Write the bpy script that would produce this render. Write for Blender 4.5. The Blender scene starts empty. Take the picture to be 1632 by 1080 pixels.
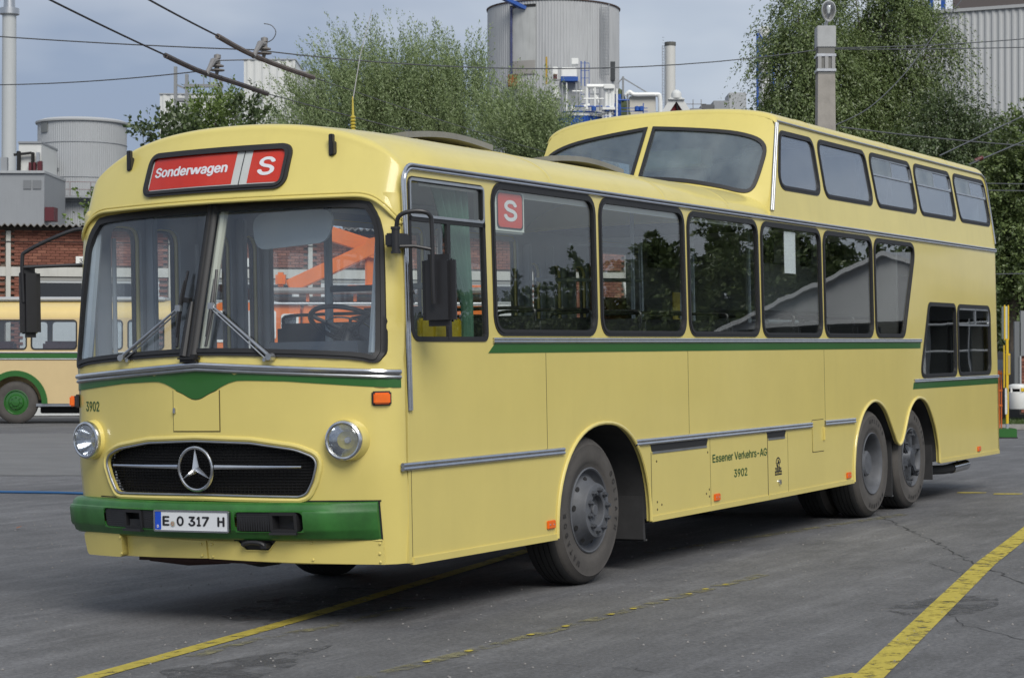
import bpy, bmesh, math, random
import numpy as np
from mathutils import Vector, Matrix
from mathutils.geometry import delaunay_2d_cdt
random.seed(7)
SC = bpy.context.scene
COL = SC.collection
PI = math.pi
# ---------------------------------------------------------------- camera
YAW, PITCH = math.radians(28.2349), math.radians(0.6203)
CAM = Vector((-12.8606, -6.2413, 1.5469))
FWD = Vector((math.cos(PITCH)*math.cos(YAW), math.cos(PITCH)*math.sin(YAW), math.sin(PITCH)))
HF = Vector((math.cos(YAW), math.sin(YAW), 0)); HR = Vector((math.sin(YAW), -math.cos(YAW), 0))
cd = bpy.data.cameras.new('camera'); cam = bpy.data.objects.new('camera', cd); COL.objects.link(cam)
cam.location = CAM
cam.rotation_euler = FWD.to_track_quat('-Z', 'Y').to_euler()
cd.sensor_width = 36; cd.lens = 36*3278.66/1632; cd.clip_start = 0.1; cd.clip_end = 5000
cd.dof.use_dof = True; cd.dof.focus_distance = 14.0; cd.dof.aperture_fstop = 11
SC.camera = cam
# ---------------------------------------------------------------- world and sun
SUN_EL, SUN_AZ = math.radians(42), math.radians(227)      # direction the light comes from (azimuth from +X, counter-clockwise)
W = bpy.data.worlds.new('World'); SC.world = W; W.use_nodes = True
nt = W.node_tree; nt.nodes.clear()
def wn(t, **k):
    n = nt.nodes.new(t)
    for a, b in k.items(): setattr(n, a, b)
    return n
sky = wn('ShaderNodeTexSky', sky_type='NISHITA', sun_disc=False, sun_elevation=SUN_EL, sun_rotation=PI/2-SUN_AZ, air_density=1.0, dust_density=.8)
tc = wn('ShaderNodeTexCoord'); sep = wn('ShaderNodeSeparateXYZ'); nt.links.new(tc.outputs['Generated'], sep.inputs[0])
mp = wn('ShaderNodeMapping'); mp.inputs['Scale'].default_value = (1, 1, 2.6); mp.inputs['Location'].default_value = (0.35, 0.1, 0.0)
nt.links.new(tc.outputs['Generated'], mp.inputs[0])
nz = wn('ShaderNodeTexNoise'); nz.inputs['Scale'].default_value = 3.1; nz.inputs['Detail'].default_value = 7; nz.inputs['Roughness'].default_value = .52
nt.links.new(mp.outputs[0], nz.inputs[0])
rp = wn('ShaderNodeValToRGB'); rp.color_ramp.elements[0].position = .36; rp.color_ramp.elements[0].color = (.85, .85, .85, 1)
rp.color_ramp.elements[1].position = .66; rp.color_ramp.elements[1].color = (.96, .96, .96, 1)
nt.links.new(nz.outputs[0], rp.inputs[0])
nz2 = wn('ShaderNodeTexNoise'); nz2.inputs['Scale'].default_value = 2.6; nz2.inputs['Detail'].default_value = 5
nt.links.new(mp.outputs[0], nz2.inputs[0])
cl = wn('ShaderNodeValToRGB'); cl.color_ramp.elements[0].position = .40; cl.color_ramp.elements[0].color = (3.05, 3.75, 5.1, 1)
cl.color_ramp.elements[1].position = .61; cl.color_ramp.elements[1].color = (6.7, 7.15, 7.8, 1)
nt.links.new(nz2.outputs[0], cl.inputs[0])
mx = wn('ShaderNodeMix', data_type='RGBA'); nt.links.new(rp.outputs[0], mx.inputs[0])
nt.links.new(sky.outputs[0], mx.inputs[6]); nt.links.new(cl.outputs[0], mx.inputs[7])
bg = wn('ShaderNodeBackground'); bg.inputs[1].default_value = .05; nt.links.new(mx.outputs[2], bg.inputs[0])
wo = wn('ShaderNodeOutputWorld'); nt.links.new(bg.outputs[0], wo.inputs[0])
sd = bpy.data.lights.new('sun', 'SUN'); so = bpy.data.objects.new('sun', sd); COL.objects.link(so)
sd.energy = 1.5; sd.angle = math.radians(32); sd.color = (1, .96, .9)
sv = Vector((math.cos(SUN_EL)*math.cos(SUN_AZ), math.cos(SUN_EL)*math.sin(SUN_AZ), math.sin(SUN_EL)))
so.rotation_euler = (-sv).to_track_quat('-Z', 'Y').to_euler()
VS = SC.view_settings; VS.view_transform = 'Standard'; VS.look = 'None'; VS.gamma = 1; VS.use_curve_mapping = False
VS.exposure = 0.98
SC.cycles.max_bounces = 10; SC.cycles.transparent_max_bounces = 24; SC.cycles.glossy_bounces = 4; SC.cycles.diffuse_bounces = 4
SC.cycles.use_denoising = True
# ---------------------------------------------------------------- materials
MATS = {}
def mat(name, col, rough=.5, metal=0., coat=0., noise=None, bump=None, spec=.5, streak=0., trans=0.):
    if name in MATS: return MATS[name]
    m = bpy.data.materials.new(name); m.use_nodes = True; t = m.node_tree; b = t.nodes['Principled BSDF']
    b.inputs['Base Color'].default_value = (*col, 1); b.inputs['Roughness'].default_value = rough
    b.inputs['Metallic'].default_value = metal; b.inputs['Coat Weight'].default_value = coat; b.inputs['Coat Roughness'].default_value = .08
    b.inputs['Specular IOR Level'].default_value = spec
    tcn = t.nodes.new('ShaderNodeTexCoord')
    if noise or streak:
        sc_, am = noise or (3, 0.0)
        n = t.nodes.new('ShaderNodeTexNoise'); n.inputs['Scale'].default_value = sc_; n.inputs['Detail'].default_value = 8; n.inputs['Roughness'].default_value = .6
        t.links.new(tcn.outputs['Object'], n.inputs[0])
        mr = t.nodes.new('ShaderNodeMapRange'); mr.inputs[1].default_value = .25; mr.inputs[2].default_value = .75
        mr.inputs[3].default_value = 1-am; mr.inputs[4].default_value = 1+am; t.links.new(n.outputs[0], mr.inputs[0])
        val = mr.outputs[0]
        if streak:
            mpn = t.nodes.new('ShaderNodeMapping'); mpn.inputs['Scale'].default_value = (9, 9, .55); t.links.new(tcn.outputs['Object'], mpn.inputs[0])
            n2 = t.nodes.new('ShaderNodeTexNoise'); n2.inputs['Scale'].default_value = 1.0; n2.inputs['Detail'].default_value = 6; t.links.new(mpn.outputs[0], n2.inputs[0])
            m2 = t.nodes.new('ShaderNodeMapRange'); m2.inputs[1].default_value = .5; m2.inputs[2].default_value = .8; m2.inputs[3].default_value = 1; m2.inputs[4].default_value = 1-streak
            t.links.new(n2.outputs[0], m2.inputs[0])
            mu = t.nodes.new('ShaderNodeMath'); mu.operation = 'MULTIPLY'; t.links.new(val, mu.inputs[0]); t.links.new(m2.outputs[0], mu.inputs[1]); val = mu.outputs[0]
        mc = t.nodes.new('ShaderNodeVectorMath'); mc.operation = 'SCALE'; mc.inputs[0].default_value = col
        t.links.new(val, mc.inputs['Scale']); t.links.new(mc.outputs[0], b.inputs['Base Color'])
    if bump:
        n3 = t.nodes.new('ShaderNodeTexNoise'); n3.inputs['Scale'].default_value = bump[0]; n3.inputs['Detail'].default_value = bump[2] if len(bump) > 2 else 3
        t.links.new(tcn.outputs['Object'], n3.inputs[0])
        bp = t.nodes.new('ShaderNodeBump'); bp.inputs['Strength'].default_value = bump[1]; bp.inputs['Distance'].default_value = .02
        t.links.new(n3.outputs[0], bp.inputs['Height']); t.links.new(bp.outputs[0], b.inputs['Normal'])
    MATS[name] = m
    return m
def glass(name, tint, base=.045, haze=.0, hazecol=(.5, .52, .55)):
    m = bpy.data.materials.new(name); m.use_nodes = True; t = m.node_tree; t.nodes.clear()
    tr = t.nodes.new('ShaderNodeBsdfTransparent'); tr.inputs[0].default_value = (*tint, 1)
    gl = t.nodes.new('ShaderNodeBsdfGlossy'); gl.inputs['Roughness'].default_value = 0.0; gl.inputs[0].default_value = (.97, .98, 1, 1)
    tcn = t.nodes.new('ShaderNodeTexCoord'); nn = t.nodes.new('ShaderNodeTexNoise'); nn.inputs['Scale'].default_value = 1.6; nn.inputs['Detail'].default_value = 1
    t.links.new(tcn.outputs['Object'], nn.inputs[0]); bp = t.nodes.new('ShaderNodeBump'); bp.inputs['Strength'].default_value = .035; bp.inputs['Distance'].default_value = .02
    t.links.new(nn.outputs[0], bp.inputs['Height']); t.links.new(bp.outputs[0], gl.inputs['Normal'])
    lw = t.nodes.new('ShaderNodeLayerWeight'); lw.inputs[0].default_value = .5
    pw = t.nodes.new('ShaderNodeMath'); pw.operation = 'POWER'; pw.inputs[1].default_value = 4.7; t.links.new(lw.outputs['Facing'], pw.inputs[0])
    ma = t.nodes.new('ShaderNodeMath'); ma.operation = 'MULTIPLY_ADD'; ma.inputs[1].default_value = 1-base; ma.inputs[2].default_value = base; t.links.new(pw.outputs[0], ma.inputs[0])
    ms = t.nodes.new('ShaderNodeMixShader'); t.links.new(ma.outputs[0], ms.inputs[0]); t.links.new(tr.outputs[0], ms.inputs[1]); t.links.new(gl.outputs[0], ms.inputs[2])
    out = t.nodes.new('ShaderNodeOutputMaterial'); last = ms.outputs[0]
    if haze:  # pale veil for dust, strengthened to imitate sky reflected in the panes
        df = t.nodes.new('ShaderNodeBsdfDiffuse'); df.inputs[0].default_value = (*hazecol, 1)
        n4 = t.nodes.new('ShaderNodeTexNoise'); n4.inputs['Scale'].default_value = 5; n4.inputs['Detail'].default_value = 5; t.links.new(tcn.outputs['Object'], n4.inputs[0])
        mr = t.nodes.new('ShaderNodeMapRange'); mr.inputs[1].default_value = .3; mr.inputs[2].default_value = .75; mr.inputs[3].default_value = haze*.3; mr.inputs[4].default_value = haze; t.links.new(n4.outputs[0], mr.inputs[0])
        m5 = t.nodes.new('ShaderNodeMixShader'); t.links.new(mr.outputs[0], m5.inputs[0]); t.links.new(last, m5.inputs[1]); t.links.new(df.outputs[0], m5.inputs[2]); last = m5.outputs[0]
    t.links.new(last, out.inputs[0]); MATS[name] = m
    return m
def leafmat(name, c1, c2, tl=.35):
    m = bpy.data.materials.new(name); m.use_nodes = True; t = m.node_tree; t.nodes.clear()
    g = t.nodes.new('ShaderNodeNewGeometry'); r = t.nodes.new('ShaderNodeValToRGB')
    r.color_ramp.elements[0].color = (*c1, 1); r.color_ramp.elements[1].color = (*c2, 1); t.links.new(g.outputs['Random Per Island'], r.inputs[0])
    d = t.nodes.new('ShaderNodeBsdfDiffuse'); tr = t.nodes.new('ShaderNodeBsdfTranslucent'); gl = t.nodes.new('ShaderNodeBsdfGlossy'); gl.inputs[1].default_value = .45
    t.links.new(r.outputs[0], d.inputs[0]); t.links.new(r.outputs[0], tr.inputs[0])
    ms = t.nodes.new('ShaderNodeMixShader'); ms.inputs[0].default_value = tl; t.links.new(d.outputs[0], ms.inputs[1]); t.links.new(tr.outputs[0], ms.inputs[2])
    m2 = t.nodes.new('ShaderNodeMixShader'); m2.inputs[0].default_value = .05; t.links.new(ms.outputs[0], m2.inputs[1]); t.links.new(gl.outputs[0], m2.inputs[2])
    o = t.nodes.new('ShaderNodeOutputMaterial'); t.links.new(m2.outputs[0], o.inputs[0]); MATS[name] = m
    return m
YEL = mat('ivory_yellow_paint', (.655, .545, .162), .36, 0, .6, (1.7, .05), (1.6, .07, 1), streak=.02)
YEL2 = mat('upper_yellow_paint', (.635, .535, .155), .42, 0, .4, (1.1, .08), (1.6, .06, 1), streak=.05)
GRN = mat('bottle_green_paint', (.022, .115, .018), .28, 0, .5, (4, .08))
BMPG = mat('green_bumper_paint', (.026, .125, .022), .42, 0, .2, (7, .28), (60, .03), streak=.2)
BLK = mat('black_rubber', (.014, .014, .015), .55, 0, 0, (14, .15))
BLKP = mat('black_plastic', (.018, .018, .02), .42, 0, 0, (10, .1))
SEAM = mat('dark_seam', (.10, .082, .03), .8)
CHR = mat('worn_chrome', (.62, .63, .65), .2, 1, 0, (12, .12))
MOULD = mat('brushed_moulding', (.40, .41, .42), .45, 1, 0, (10, .15))
ALU = mat('dull_aluminium', (.52, .53, .54), .36, 1, 0, (10, .15))
GREYP = mat('blue_grey_paint', (.23, .255, .285), .45, 0, 0, (3, .06))
CREAMI = mat('cream_interior', (.55, .55, .50), .6, 0, 0, (2, .06))
WHT = mat('white_enamel', (.74, .75, .72), .4, 0, .1, (4, .05))
RED = mat('red_blind', (.56, .030, .010), .6, 0, 0, (3, .12), None, .2)
REDL = mat('pale_red_sign', (.62, .07, .05), .45)
ORG = mat('orange_lens', (.80, .14, .008), .25, 0, .4, (30, .1))
ORGP = mat('municipal_orange_paint', (.72, .17, .02), .42, 0, .2, (2, .12))
TYRE = mat('dusty_tyre_rubber', (.072, .066, .060), .85, 0, 0, (5, .22), (40, .08))
TREAD = mat('tread_rubber', (.022, .022, .022), .9, 0, 0, (8, .2))
RIM = mat('grey_wheel_paint', (.085, .09, .10), .6, 0, 0, (9, .25))
HUBM = mat('grimy_hub_steel', (.075, .08, .09), .5, .4, 0, (12, .45))
DARK = mat('underbody_black', (.012, .012, .012), .85)
SEAT = mat('dark_seat_vinyl', (.022, .024, .027), .5, 0, 0, (6, .15))
WOOD = mat('brown_wood_panel', (.15, .055, .016), .35, 0, .3, (4, .25))
CURT = mat('green_curtain', (.06, .14, .10), .85, 0, 0, (8, .15))
FLOORI = mat('bus_floor_lino', (.05, .052, .055), .7)
PAPER = mat('white_paper', (.80, .82, .86), .8)
TXTG = mat('dark_green_lettering', (.020, .085, .02), .5)
TXTW = mat('white_lettering', (.74, .74, .76), .5)
TXTK = mat('black_lettering', (.012, .012, .014), .5)
PLATEW = mat('plate_white', (.66, .68, .70), .35, 0, .2)
EUBL = mat('plate_blue', (.01, .07, .50), .4)
GLS = glass('clear_side_glass', (.94, .96, .95), .035)
GLW = glass('windscreen_glass', (.95, .97, .98), .05, .02)
GLU = glass('upper_deck_glass', (.72, .77, .78), .24, .09)
GLF = glass('far_side_glass', (.95, .96, .96), .03)
GLB = glass('building_glass', (.25, .28, .3), .08)
LENS = glass('headlamp_glass', (.86, .88, .9), .06, .10)
REFL = mat('lamp_reflector', (.75, .76, .78), .12, 1)
ASPH = None
# ---------------------------------------------------------------- mesh helpers
FONT = None
try: FONT = bpy.data.fonts.load(bpy.utils.system_resource('DATAFILES', path='fonts')+'/Inter.woff2')   # the sans that ships inside Blender
except Exception: FONT = None
SPLIT = {'rivet', 'wheel_nut', 'hand_hole', 'bolt_hole', 'screw', 'tyre_lettering', 'wheel_arch_lip', 'skirt_rim', 'waist_stripe', 'panel_joint', 'wheel_housing', 'mudflap', 'grab_pole', 'door_frame', 'inner_pillar', 'roof_seam', 'wood_partition', 'door_pillar', 'rear_bulkhead', 'flap_edge', 'roof_rail', 'dome_lip', 'ladder'}
class MB:
    def __init__(s): s.v = []; s.f = []
    def add(s, vs, fs):
        o = len(s.v); s.v.extend(tuple(p) for p in vs); s.f.extend(tuple(i+o for i in f) for f in fs)
        return s
    def box(s, x0, x1, y0, y1, z0, z1, bev=0.0, M=None):
        if bev:
            bm = bmesh.new(); bmesh.ops.create_cube(bm, size=1)
            for v in bm.verts: v.co = Vector(((x0+x1)/2+v.co.x*(x1-x0), (y0+y1)/2+v.co.y*(y1-y0), (z0+z1)/2+v.co.z*(z1-z0)))
            bmesh.ops.bevel(bm, geom=list(bm.edges), offset=bev, segments=2, affect='EDGES')
            bm.verts.index_update(); vs = [v.co.copy() for v in bm.verts]; fs = [[v.index for v in f.verts] for f in bm.faces]; bm.free()
        else:
            vs = [Vector((x, y, z)) for x in (x0, x1) for y in (y0, y1) for z in (z0, z1)]
            fs = [(0, 1, 3, 2), (4, 6, 7, 5), (0, 4, 5, 1), (2, 3, 7, 6), (0, 2, 6, 4), (1, 5, 7, 3)]
        if M: vs = [M @ v for v in vs]
        return s.add(vs, fs)
    def bar(s, a, b, wx, wy, up=(0, 0, 1), bev=0):
        a = Vector(a); b = Vector(b); t = (b-a); L = t.length; t.normalize(); u = Vector(up)
        x = u.cross(t)
        if x.length < 1e-4: x = Vector((1, 0, 0)).cross(t)
        x.normalize(); y = t.cross(x)
        M = Matrix((x, y, t)).transposed().to_4x4(); M.translation = a
        return s.box(-wx/2, wx/2, -wy/2, wy/2, 0, L, bev, M)
    def tube(s, pts, r, seg=8, closed=False, sx=1., sy=1., up=(0, 0, 1), cap=True):
        P = [Vector(p) for p in pts]; n = len(P); rr = r if isinstance(r, (list, tuple)) else [r]*n
        vs = []; fs = []
        x = None
        for i in range(n):
            a = P[(i-1) % n] if (closed or i > 0) else P[i]; b = P[(i+1) % n] if (closed or i < n-1) else P[i]
            t = (b-a).normalized()
            x0 = Vector(up).cross(t)
            if x is not None and (sx == sy or x0.length < .15): x0 = x - t*x.dot(t)
            elif x0.length < .05: x0 = Vector((1, 0, 0)).cross(t)
            if x0.length < 1e-5: x0 = Vector((0, 1, 0)).cross(t)
            x = x0.normalized()
            y = t.cross(x)
            for k in range(seg):
                a_ = 2*PI*k/seg; vs.append(P[i]+x*math.cos(a_)*rr[i]*sx+y*math.sin(a_)*rr[i]*sy)
        m = n if closed else n-1
        for i in range(m):
            for k in range(seg):
                i2 = (i+1) % n; fs.append((i*seg+k, i*seg+(k+1) % seg, i2*seg+(k+1) % seg, i2*seg+k))
        if cap and not closed: fs.append(tuple(range(seg))[::-1]); fs.append(tuple((n-1)*seg+k for k in range(seg)))
        return s.add(vs, fs)
    def lathe(s, prof, org, axis, seg=32, a0=0., a1=2*PI):
        ax = Vector(axis).normalized(); h = Vector((0, 0, 1)) if abs(ax.z) < .9 else Vector((1, 0, 0))
        x = h.cross(ax).normalized(); y = ax.cross(x); o = Vector(org); full = abs(a1-a0-2*PI) < 1e-6
        n = seg if full else seg+1; vs = []; fs = []
        for r, a in prof:
            for k in range(n):
                t = a0+(a1-a0)*k/seg; vs.append(o+ax*a+(x*math.cos(t)+y*math.sin(t))*r)
        for i in range(len(prof)-1):
            for k in range(n if full else n-1):
                k2 = (k+1) % n; fs.append((i*n+k, i*n+k2, (i+1)*n+k2, (i+1)*n+k))
        return s.add(vs, fs)
    def grid(s, rows):
        n = len(rows[0]); vs = [p for r in rows for p in r]; fs = []
        for i in range(len(rows)-1):
            for k in range(n-1): fs.append((i*n+k, i*n+k+1, (i+1)*n+k+1, (i+1)*n+k))
        return s.add(vs, fs)
    def quad(s, a, b, c, d): return s.add([a, b, c, d], [(0, 1, 2, 3)])
    def sheet(s, loops, fn, o=0., th=.02, step=None):
        L = [densify(l, step) if step else list(l) for l in loops]
        V = [p for l in L for p in l]; E = []; k = 0
        for l in L:
            n = len(l); E += [(k+i, k+(i+1) % n) for i in range(n)]; k += n
        if step:
            A = np.array(V); lo = A.min(0); hi = A.max(0); g = []
            for i, x in enumerate(np.arange(lo[0]+step/2, hi[0], step)):
                for y in np.arange(lo[1]+step/2*(1+.5*(i % 2)), hi[1], step): g.append((x, y))
            if g:
                g = np.array(g); ins = pip(g, L)
                dm = np.min(np.hypot(g[:, None, 0]-A[None, :, 0], g[:, None, 1]-A[None, :, 1]), axis=1)
                V = V+[tuple(p) for p in g[ins & (dm > .45*step)]]
        r = delaunay_2d_cdt([Vector(p) for p in V], E, [], 0, 1e-6)
        vv = np.array([tuple(p) for p in r[0]]); ff = [tuple(f) for f in r[2]]
        ce = np.array([vv[list(f)].mean(0) for f in ff]); ok = pip(ce, L)
        ff = [f for f, q in zip(ff, ok) if q]
        cnt = {}
        for f in ff:
            for i in range(len(f)):
                a, b = f[i], f[(i+1) % len(f)]; cnt.setdefault((min(a, b), max(a, b)), []).append((a, b))
        n = len(vv); vs = [fn(p[0], p[1], o) for p in vv]
        if th: vs += [fn(p[0], p[1], o-th) for p in vv]
        fs = list(ff)
        if th:
            fs += [tuple(i+n for i in reversed(f)) for f in ff]
            for e in cnt.values():
                if len(e) == 1: a, b = e[0]; fs.append((b, a, a+n, b+n))
        return s.add(vs, fs)
    def text(s, txt, size, fn, xs=1., off=0., o=.001, align='CENTER', th=0., space=1., fit=None):
        c = bpy.data.curves.new('t', 'FONT'); c.font = FONT or c.font; c.body = txt; c.size = size; c.align_x = align; c.align_y = 'CENTER'; c.resolution_u = 4; c.space_character = space
        ob = bpy.data.objects.new('t', c); COL.objects.link(ob); dg = bpy.context.evaluated_depsgraph_get(); me = bpy.data.meshes.new_from_object(ob.evaluated_get(dg))
        if fit: xs = fit/(max(v.co.x for v in me.vertices)-min(v.co.x for v in me.vertices))
        fs = [tuple(p.vertices) for p in me.polygons]
        for i, (dx, dy) in enumerate(((-off, 0), (off, 0), (0, off*.6), (0, -off*.6)) if off else ((0, 0),)): s.add([fn(v.co.x*xs+dx, v.co.y+dy, o+.0002*i) for v in me.vertices], fs)
        bpy.data.objects.remove(ob); bpy.data.curves.remove(c); bpy.data.meshes.remove(me)
        return s
    def build(s, name, m, parent=None, ang=35, fix=True, flat=False):
        if name in SPLIT:
            n = len(s.v); p = list(range(n))
            def fd_(i):
                while p[i] != i: p[i] = p[p[i]]; i = p[i]
                return i
            for f in s.f:
                for k in f[1:]: p[fd_(k)] = fd_(f[0])
            comp = {}
            for f in s.f: comp.setdefault(fd_(f[0]), []).append(f)
            if len(comp) > 1:
                first = None
                for fs in comp.values():
                    ids = sorted({i for f in fs for i in f}); ix = {i: k for k, i in enumerate(ids)}; b = MB(); b.v = [s.v[i] for i in ids]; b.f = [tuple(ix[i] for i in f) for f in fs]
                    o = b.build1(name, m, parent, ang, fix, flat); first = first or o
                return first
        return s.build1(name, m, parent, ang, fix, flat)
    def build1(s, name, m, parent=None, ang=35, fix=True, flat=False):
        me = bpy.data.meshes.new(name); me.from_pydata(s.v, [], s.f); me.materials.append(m)
        if fix:
            bm = bmesh.new(); bm.from_mesh(me); bmesh.ops.recalc_face_normals(bm, faces=bm.faces); bm.to_mesh(me); bm.free()
        if not flat:
            me.polygons.foreach_set('use_smooth', [True]*len(me.polygons)); me.set_sharp_from_angle(angle=math.radians(ang))
        me.update()
        ob = bpy.data.objects.new(name, me); COL.objects.link(ob)
        if parent: ob.parent = parent
        return ob
def pip(pts, loops):
    pts = np.asarray(pts, float); ins = np.zeros(len(pts), bool); x, y = pts[:, 0], pts[:, 1]
    for l in loops:
        n = len(l)
        for i in range(n):
            x1, y1 = l[i]; x2, y2 = l[(i+1) % n]
            if y1 == y2: continue
            c = ((y1 > y) != (y2 > y)) & (x < (x2-x1)*(y-y1)/(y2-y1)+x1); ins ^= c
    return ins
def densify(l, st):
    o = []
    for i in range(len(l)):
        a = l[i]; b = l[(i+1) % len(l)]; d = math.hypot(b[0]-a[0], b[1]-a[1]); n = max(1, int(math.ceil(d/st)))
        o += [(a[0]+(b[0]-a[0])*k/n, a[1]+(b[1]-a[1])*k/n) for k in range(n)]
    return o
def rpoly(p, r, n=5):
    out = []; m = len(p); rr = r if isinstance(r, (list, tuple)) else [r]*m
    for i in range(m):
        a = Vector(p[i-1]); b = Vector(p[i]); c = Vector(p[(i+1) % m]); d1 = (a-b).normalized(); d2 = (c-b).normalized()
        an = d1.angle(d2); t = min(rr[i]/math.tan(an/2), (a-b).length*.49, (c-b).length*.49)
        if t < 1e-4: out.append(tuple(b)); continue
        s = b+d1*t; e = b+d2*t
        for k in range(n+1):
            q = k/n; out.append(tuple((1-q)**2*s+2*q*(1-q)*(b*.82+(s+e)*.09)+q*q*e))
    return out
def rr(x0, x1, y0, y1, r, n=5): return rpoly([(x0, y0), (x1, y0), (x1, y1), (x0, y1)], r, n)
def inset(l, d):
    n = len(l); ar = sum(l[i][0]*l[(i+1) % n][1]-l[(i+1) % n][0]*l[i][1] for i in range(n)); sg = 1 if ar > 0 else -1; o = []
    for i in range(n):
        a = Vector(l[i-1]); b = Vector(l[i]); c = Vector(l[(i+1) % n]); e1 = (b-a).normalized(); e2 = (c-b).normalized()
        n1 = Vector((-e1.y, e1.x))*sg; n2 = Vector((-e2.y, e2.x))*sg; m_ = (n1+n2)
        k = m_.length_squared
        o.append(tuple(b+m_*(2*d/k) if k > .2 else b+n1*d))
    return o
def catmull(P, n=6, closed=False):
    P = [Vector(p) for p in P]; m = len(P); o = []
    for i in range(m if closed else m-1):
        p0 = P[i-1] if (closed or i > 0) else P[0]; p1 = P[i]; p2 = P[(i+1) % m]; p3 = P[(i+2) % m] if (closed or i < m-2) else P[-1]
        for k in range(n):
            t = k/n; o.append(.5*((2*p1)+(p2-p0)*t+(2*p0-5*p1+4*p2-p3)*t*t+(3*p1-p0-3*p2+p3)*t**3))
    if not closed: o.append(P[-1])
    return [tuple(p) for p in o]
def empty(name, loc=(0, 0, 0), rz=0):
    o = bpy.data.objects.new(name, None); COL.objects.link(o); o.location = loc; o.rotation_euler = (0, 0, rz); o.empty_display_size = .3
    return o
def tag(o, label=None, cat=None, group=None, kind=None):
    if label: o['label'] = label
    if cat: o['category'] = cat
    if group: o['group'] = group
    if kind: o['kind'] = kind
    return o
def thing(name, label, cat, loc=(0, 0, 0), rz=0, group=None): return tag(empty(name, loc, rz), label, cat, group)
def copy_of(o, parent, M=None):
    c = o.copy(); COL.objects.link(c); c.parent = parent
    if M is not None: c.matrix_local = M
    for ch in o.children:
        d = ch.copy(); COL.objects.link(d); d.parent = c; d.matrix_local = ch.matrix_local.copy()
    return c
# survey frame: right / ahead of the photographer's foot, metres
def site(r, d, z=0.): return Vector((CAM.x, CAM.y, 0))+HR*r+HF*d+Vector((0, 0, z))
FPX = 3278.66
def at(px, py, d):                      # survey sighting: bearing and elevation (in photo pixels) at distance d
    return site((px-816)/FPX*d, d, CAM.z+(575.5-py)/FPX*d)
# ---------------------------------------------------------------- ground
RB = Matrix(((0.999960255, 0.000277945, -0.00891133, 0), (-0.00012999, 0.999862213, 0.0165993, 0), (0.0089147, -0.0165975, 0.99982251, 0), (0, 0, 0, 1)))
NX, NY, NZ = -0.00891133, 0.01659932, 0.99982251
def gz(x, y):
    p = -(NX*x+NY*y)/NZ
    dx = max(-3-x, 0, x-11); dy = max(-5-y, 0, y-3); d = math.hypot(dx, dy); s = min(1, max(0, (d-1)/18)); s = s*s*(3-2*s)
    return p*(1-s)
def G3(x, y, o=0.): return Vector((x, y, gz(x, y)+o))
def asphalt():
    m = bpy.data.materials.new('worn_asphalt'); m.use_nodes = True; t = m.node_tree; b = t.nodes['Principled BSDF']; b.inputs['Roughness'].default_value = .88; b.inputs['Specular IOR Level'].default_value = .35
    tcn = t.nodes.new('ShaderNodeTexCoord'); co = tcn.outputs['Object']
    def noise(s, d=6, r=.6, mpv=None):
        n = t.nodes.new('ShaderNodeTexNoise'); n.inputs['Scale'].default_value = s; n.inputs['Detail'].default_value = d; n.inputs['Roughness'].default_value = r
        if mpv:
            q = t.nodes.new('ShaderNodeMapping'); q.inputs['Scale'].default_value = mpv[0]; q.inputs['Rotation'].default_value = mpv[1]; t.links.new(co, q.inputs[0]); t.links.new(q.outputs[0], n.inputs[0])
        else: t.links.new(co, n.inputs[0])
        return n.outputs[0]
    def rng(x, a, c, lo, hi):
        n = t.nodes.new('ShaderNodeMapRange'); n.inputs[1].default_value = a; n.inputs[2].default_value = c; n.inputs[3].default_value = lo; n.inputs[4].default_value = hi; t.links.new(x, n.inputs[0]); return n.outputs[0]
    def mul(a, c):
        n = t.nodes.new('ShaderNodeMath'); n.operation = 'MULTIPLY'; t.links.new(a, n.inputs[0]); t.links.new(c, n.inputs[1]); return n.outputs[0]
    big = rng(noise(.35, 8, .62), .3, .7, .78, 1.2); mid = rng(noise(2.2, 8, .7), .3, .7, .86, 1.14)
    fine = rng(noise(38, 4, .8), .25, .75, .52, 1.48); scuff = rng(noise(1.0, 8, .72, ((.5, 4.0, 1), (0, 0, .5))), .48, .70, 1.0, 1.42)
    dark = rng(noise(.8, 8, .7, ((.6, 1.6, 1), (0, 0, -.3))), .54, .72, 1.0, .70)
    vo = t.nodes.new('ShaderNodeTexVoronoi'); vo.inputs['Scale'].default_value = 95; t.links.new(co, vo.inputs[0])
    chip = rng(vo.outputs['Distance'], .0, .25, 1.8, .96)
    val = mul(mul(mul(big, mid), mul(fine, scuff)), mul(dark, chip))
    sc_ = t.nodes.new('ShaderNodeVectorMath'); sc_.operation = 'SCALE'; sc_.inputs[0].default_value = (.118, .118, .120); t.links.new(val, sc_.inputs['Scale']); t.links.new(sc_.outputs[0], b.inputs['Base Color'])
    bp = t.nodes.new('ShaderNodeBump'); bp.inputs['Strength'].default_value = .35; bp.inputs['Distance'].default_value = .01; t.links.new(noise(70, 4, .8), bp.inputs['Height']); t.links.new(bp.outputs[0], b.inputs['Normal'])
    return m
ASPH = asphalt()
def axis_vals(lo, hi, st):
    a = list(np.arange(lo, hi+1e-6, st)); k = st; v = hi
    while v < 900: k *= 1.35; v += k; a.append(v)
    k = st; v = lo
    while v > -900: k *= 1.35; v -= k; a.insert(0, v)
    return a
g = MB(); XS = axis_vals(-16, 34, .5); YS = axis_vals(-24, 26, .5)
g.grid([[(x, y, gz(x, y)) for y in YS] for x in XS])
yard = tag(g.build('yard', ASPH, fix=False), kind='structure')
def ground_patch(name, poly, m, o, step=.4, parent=yard):
    return MB().sheet([poly], lambda x, y, q: (x, y, gz(x, y)+q), o, 0, step).build(name, m, parent)
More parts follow.
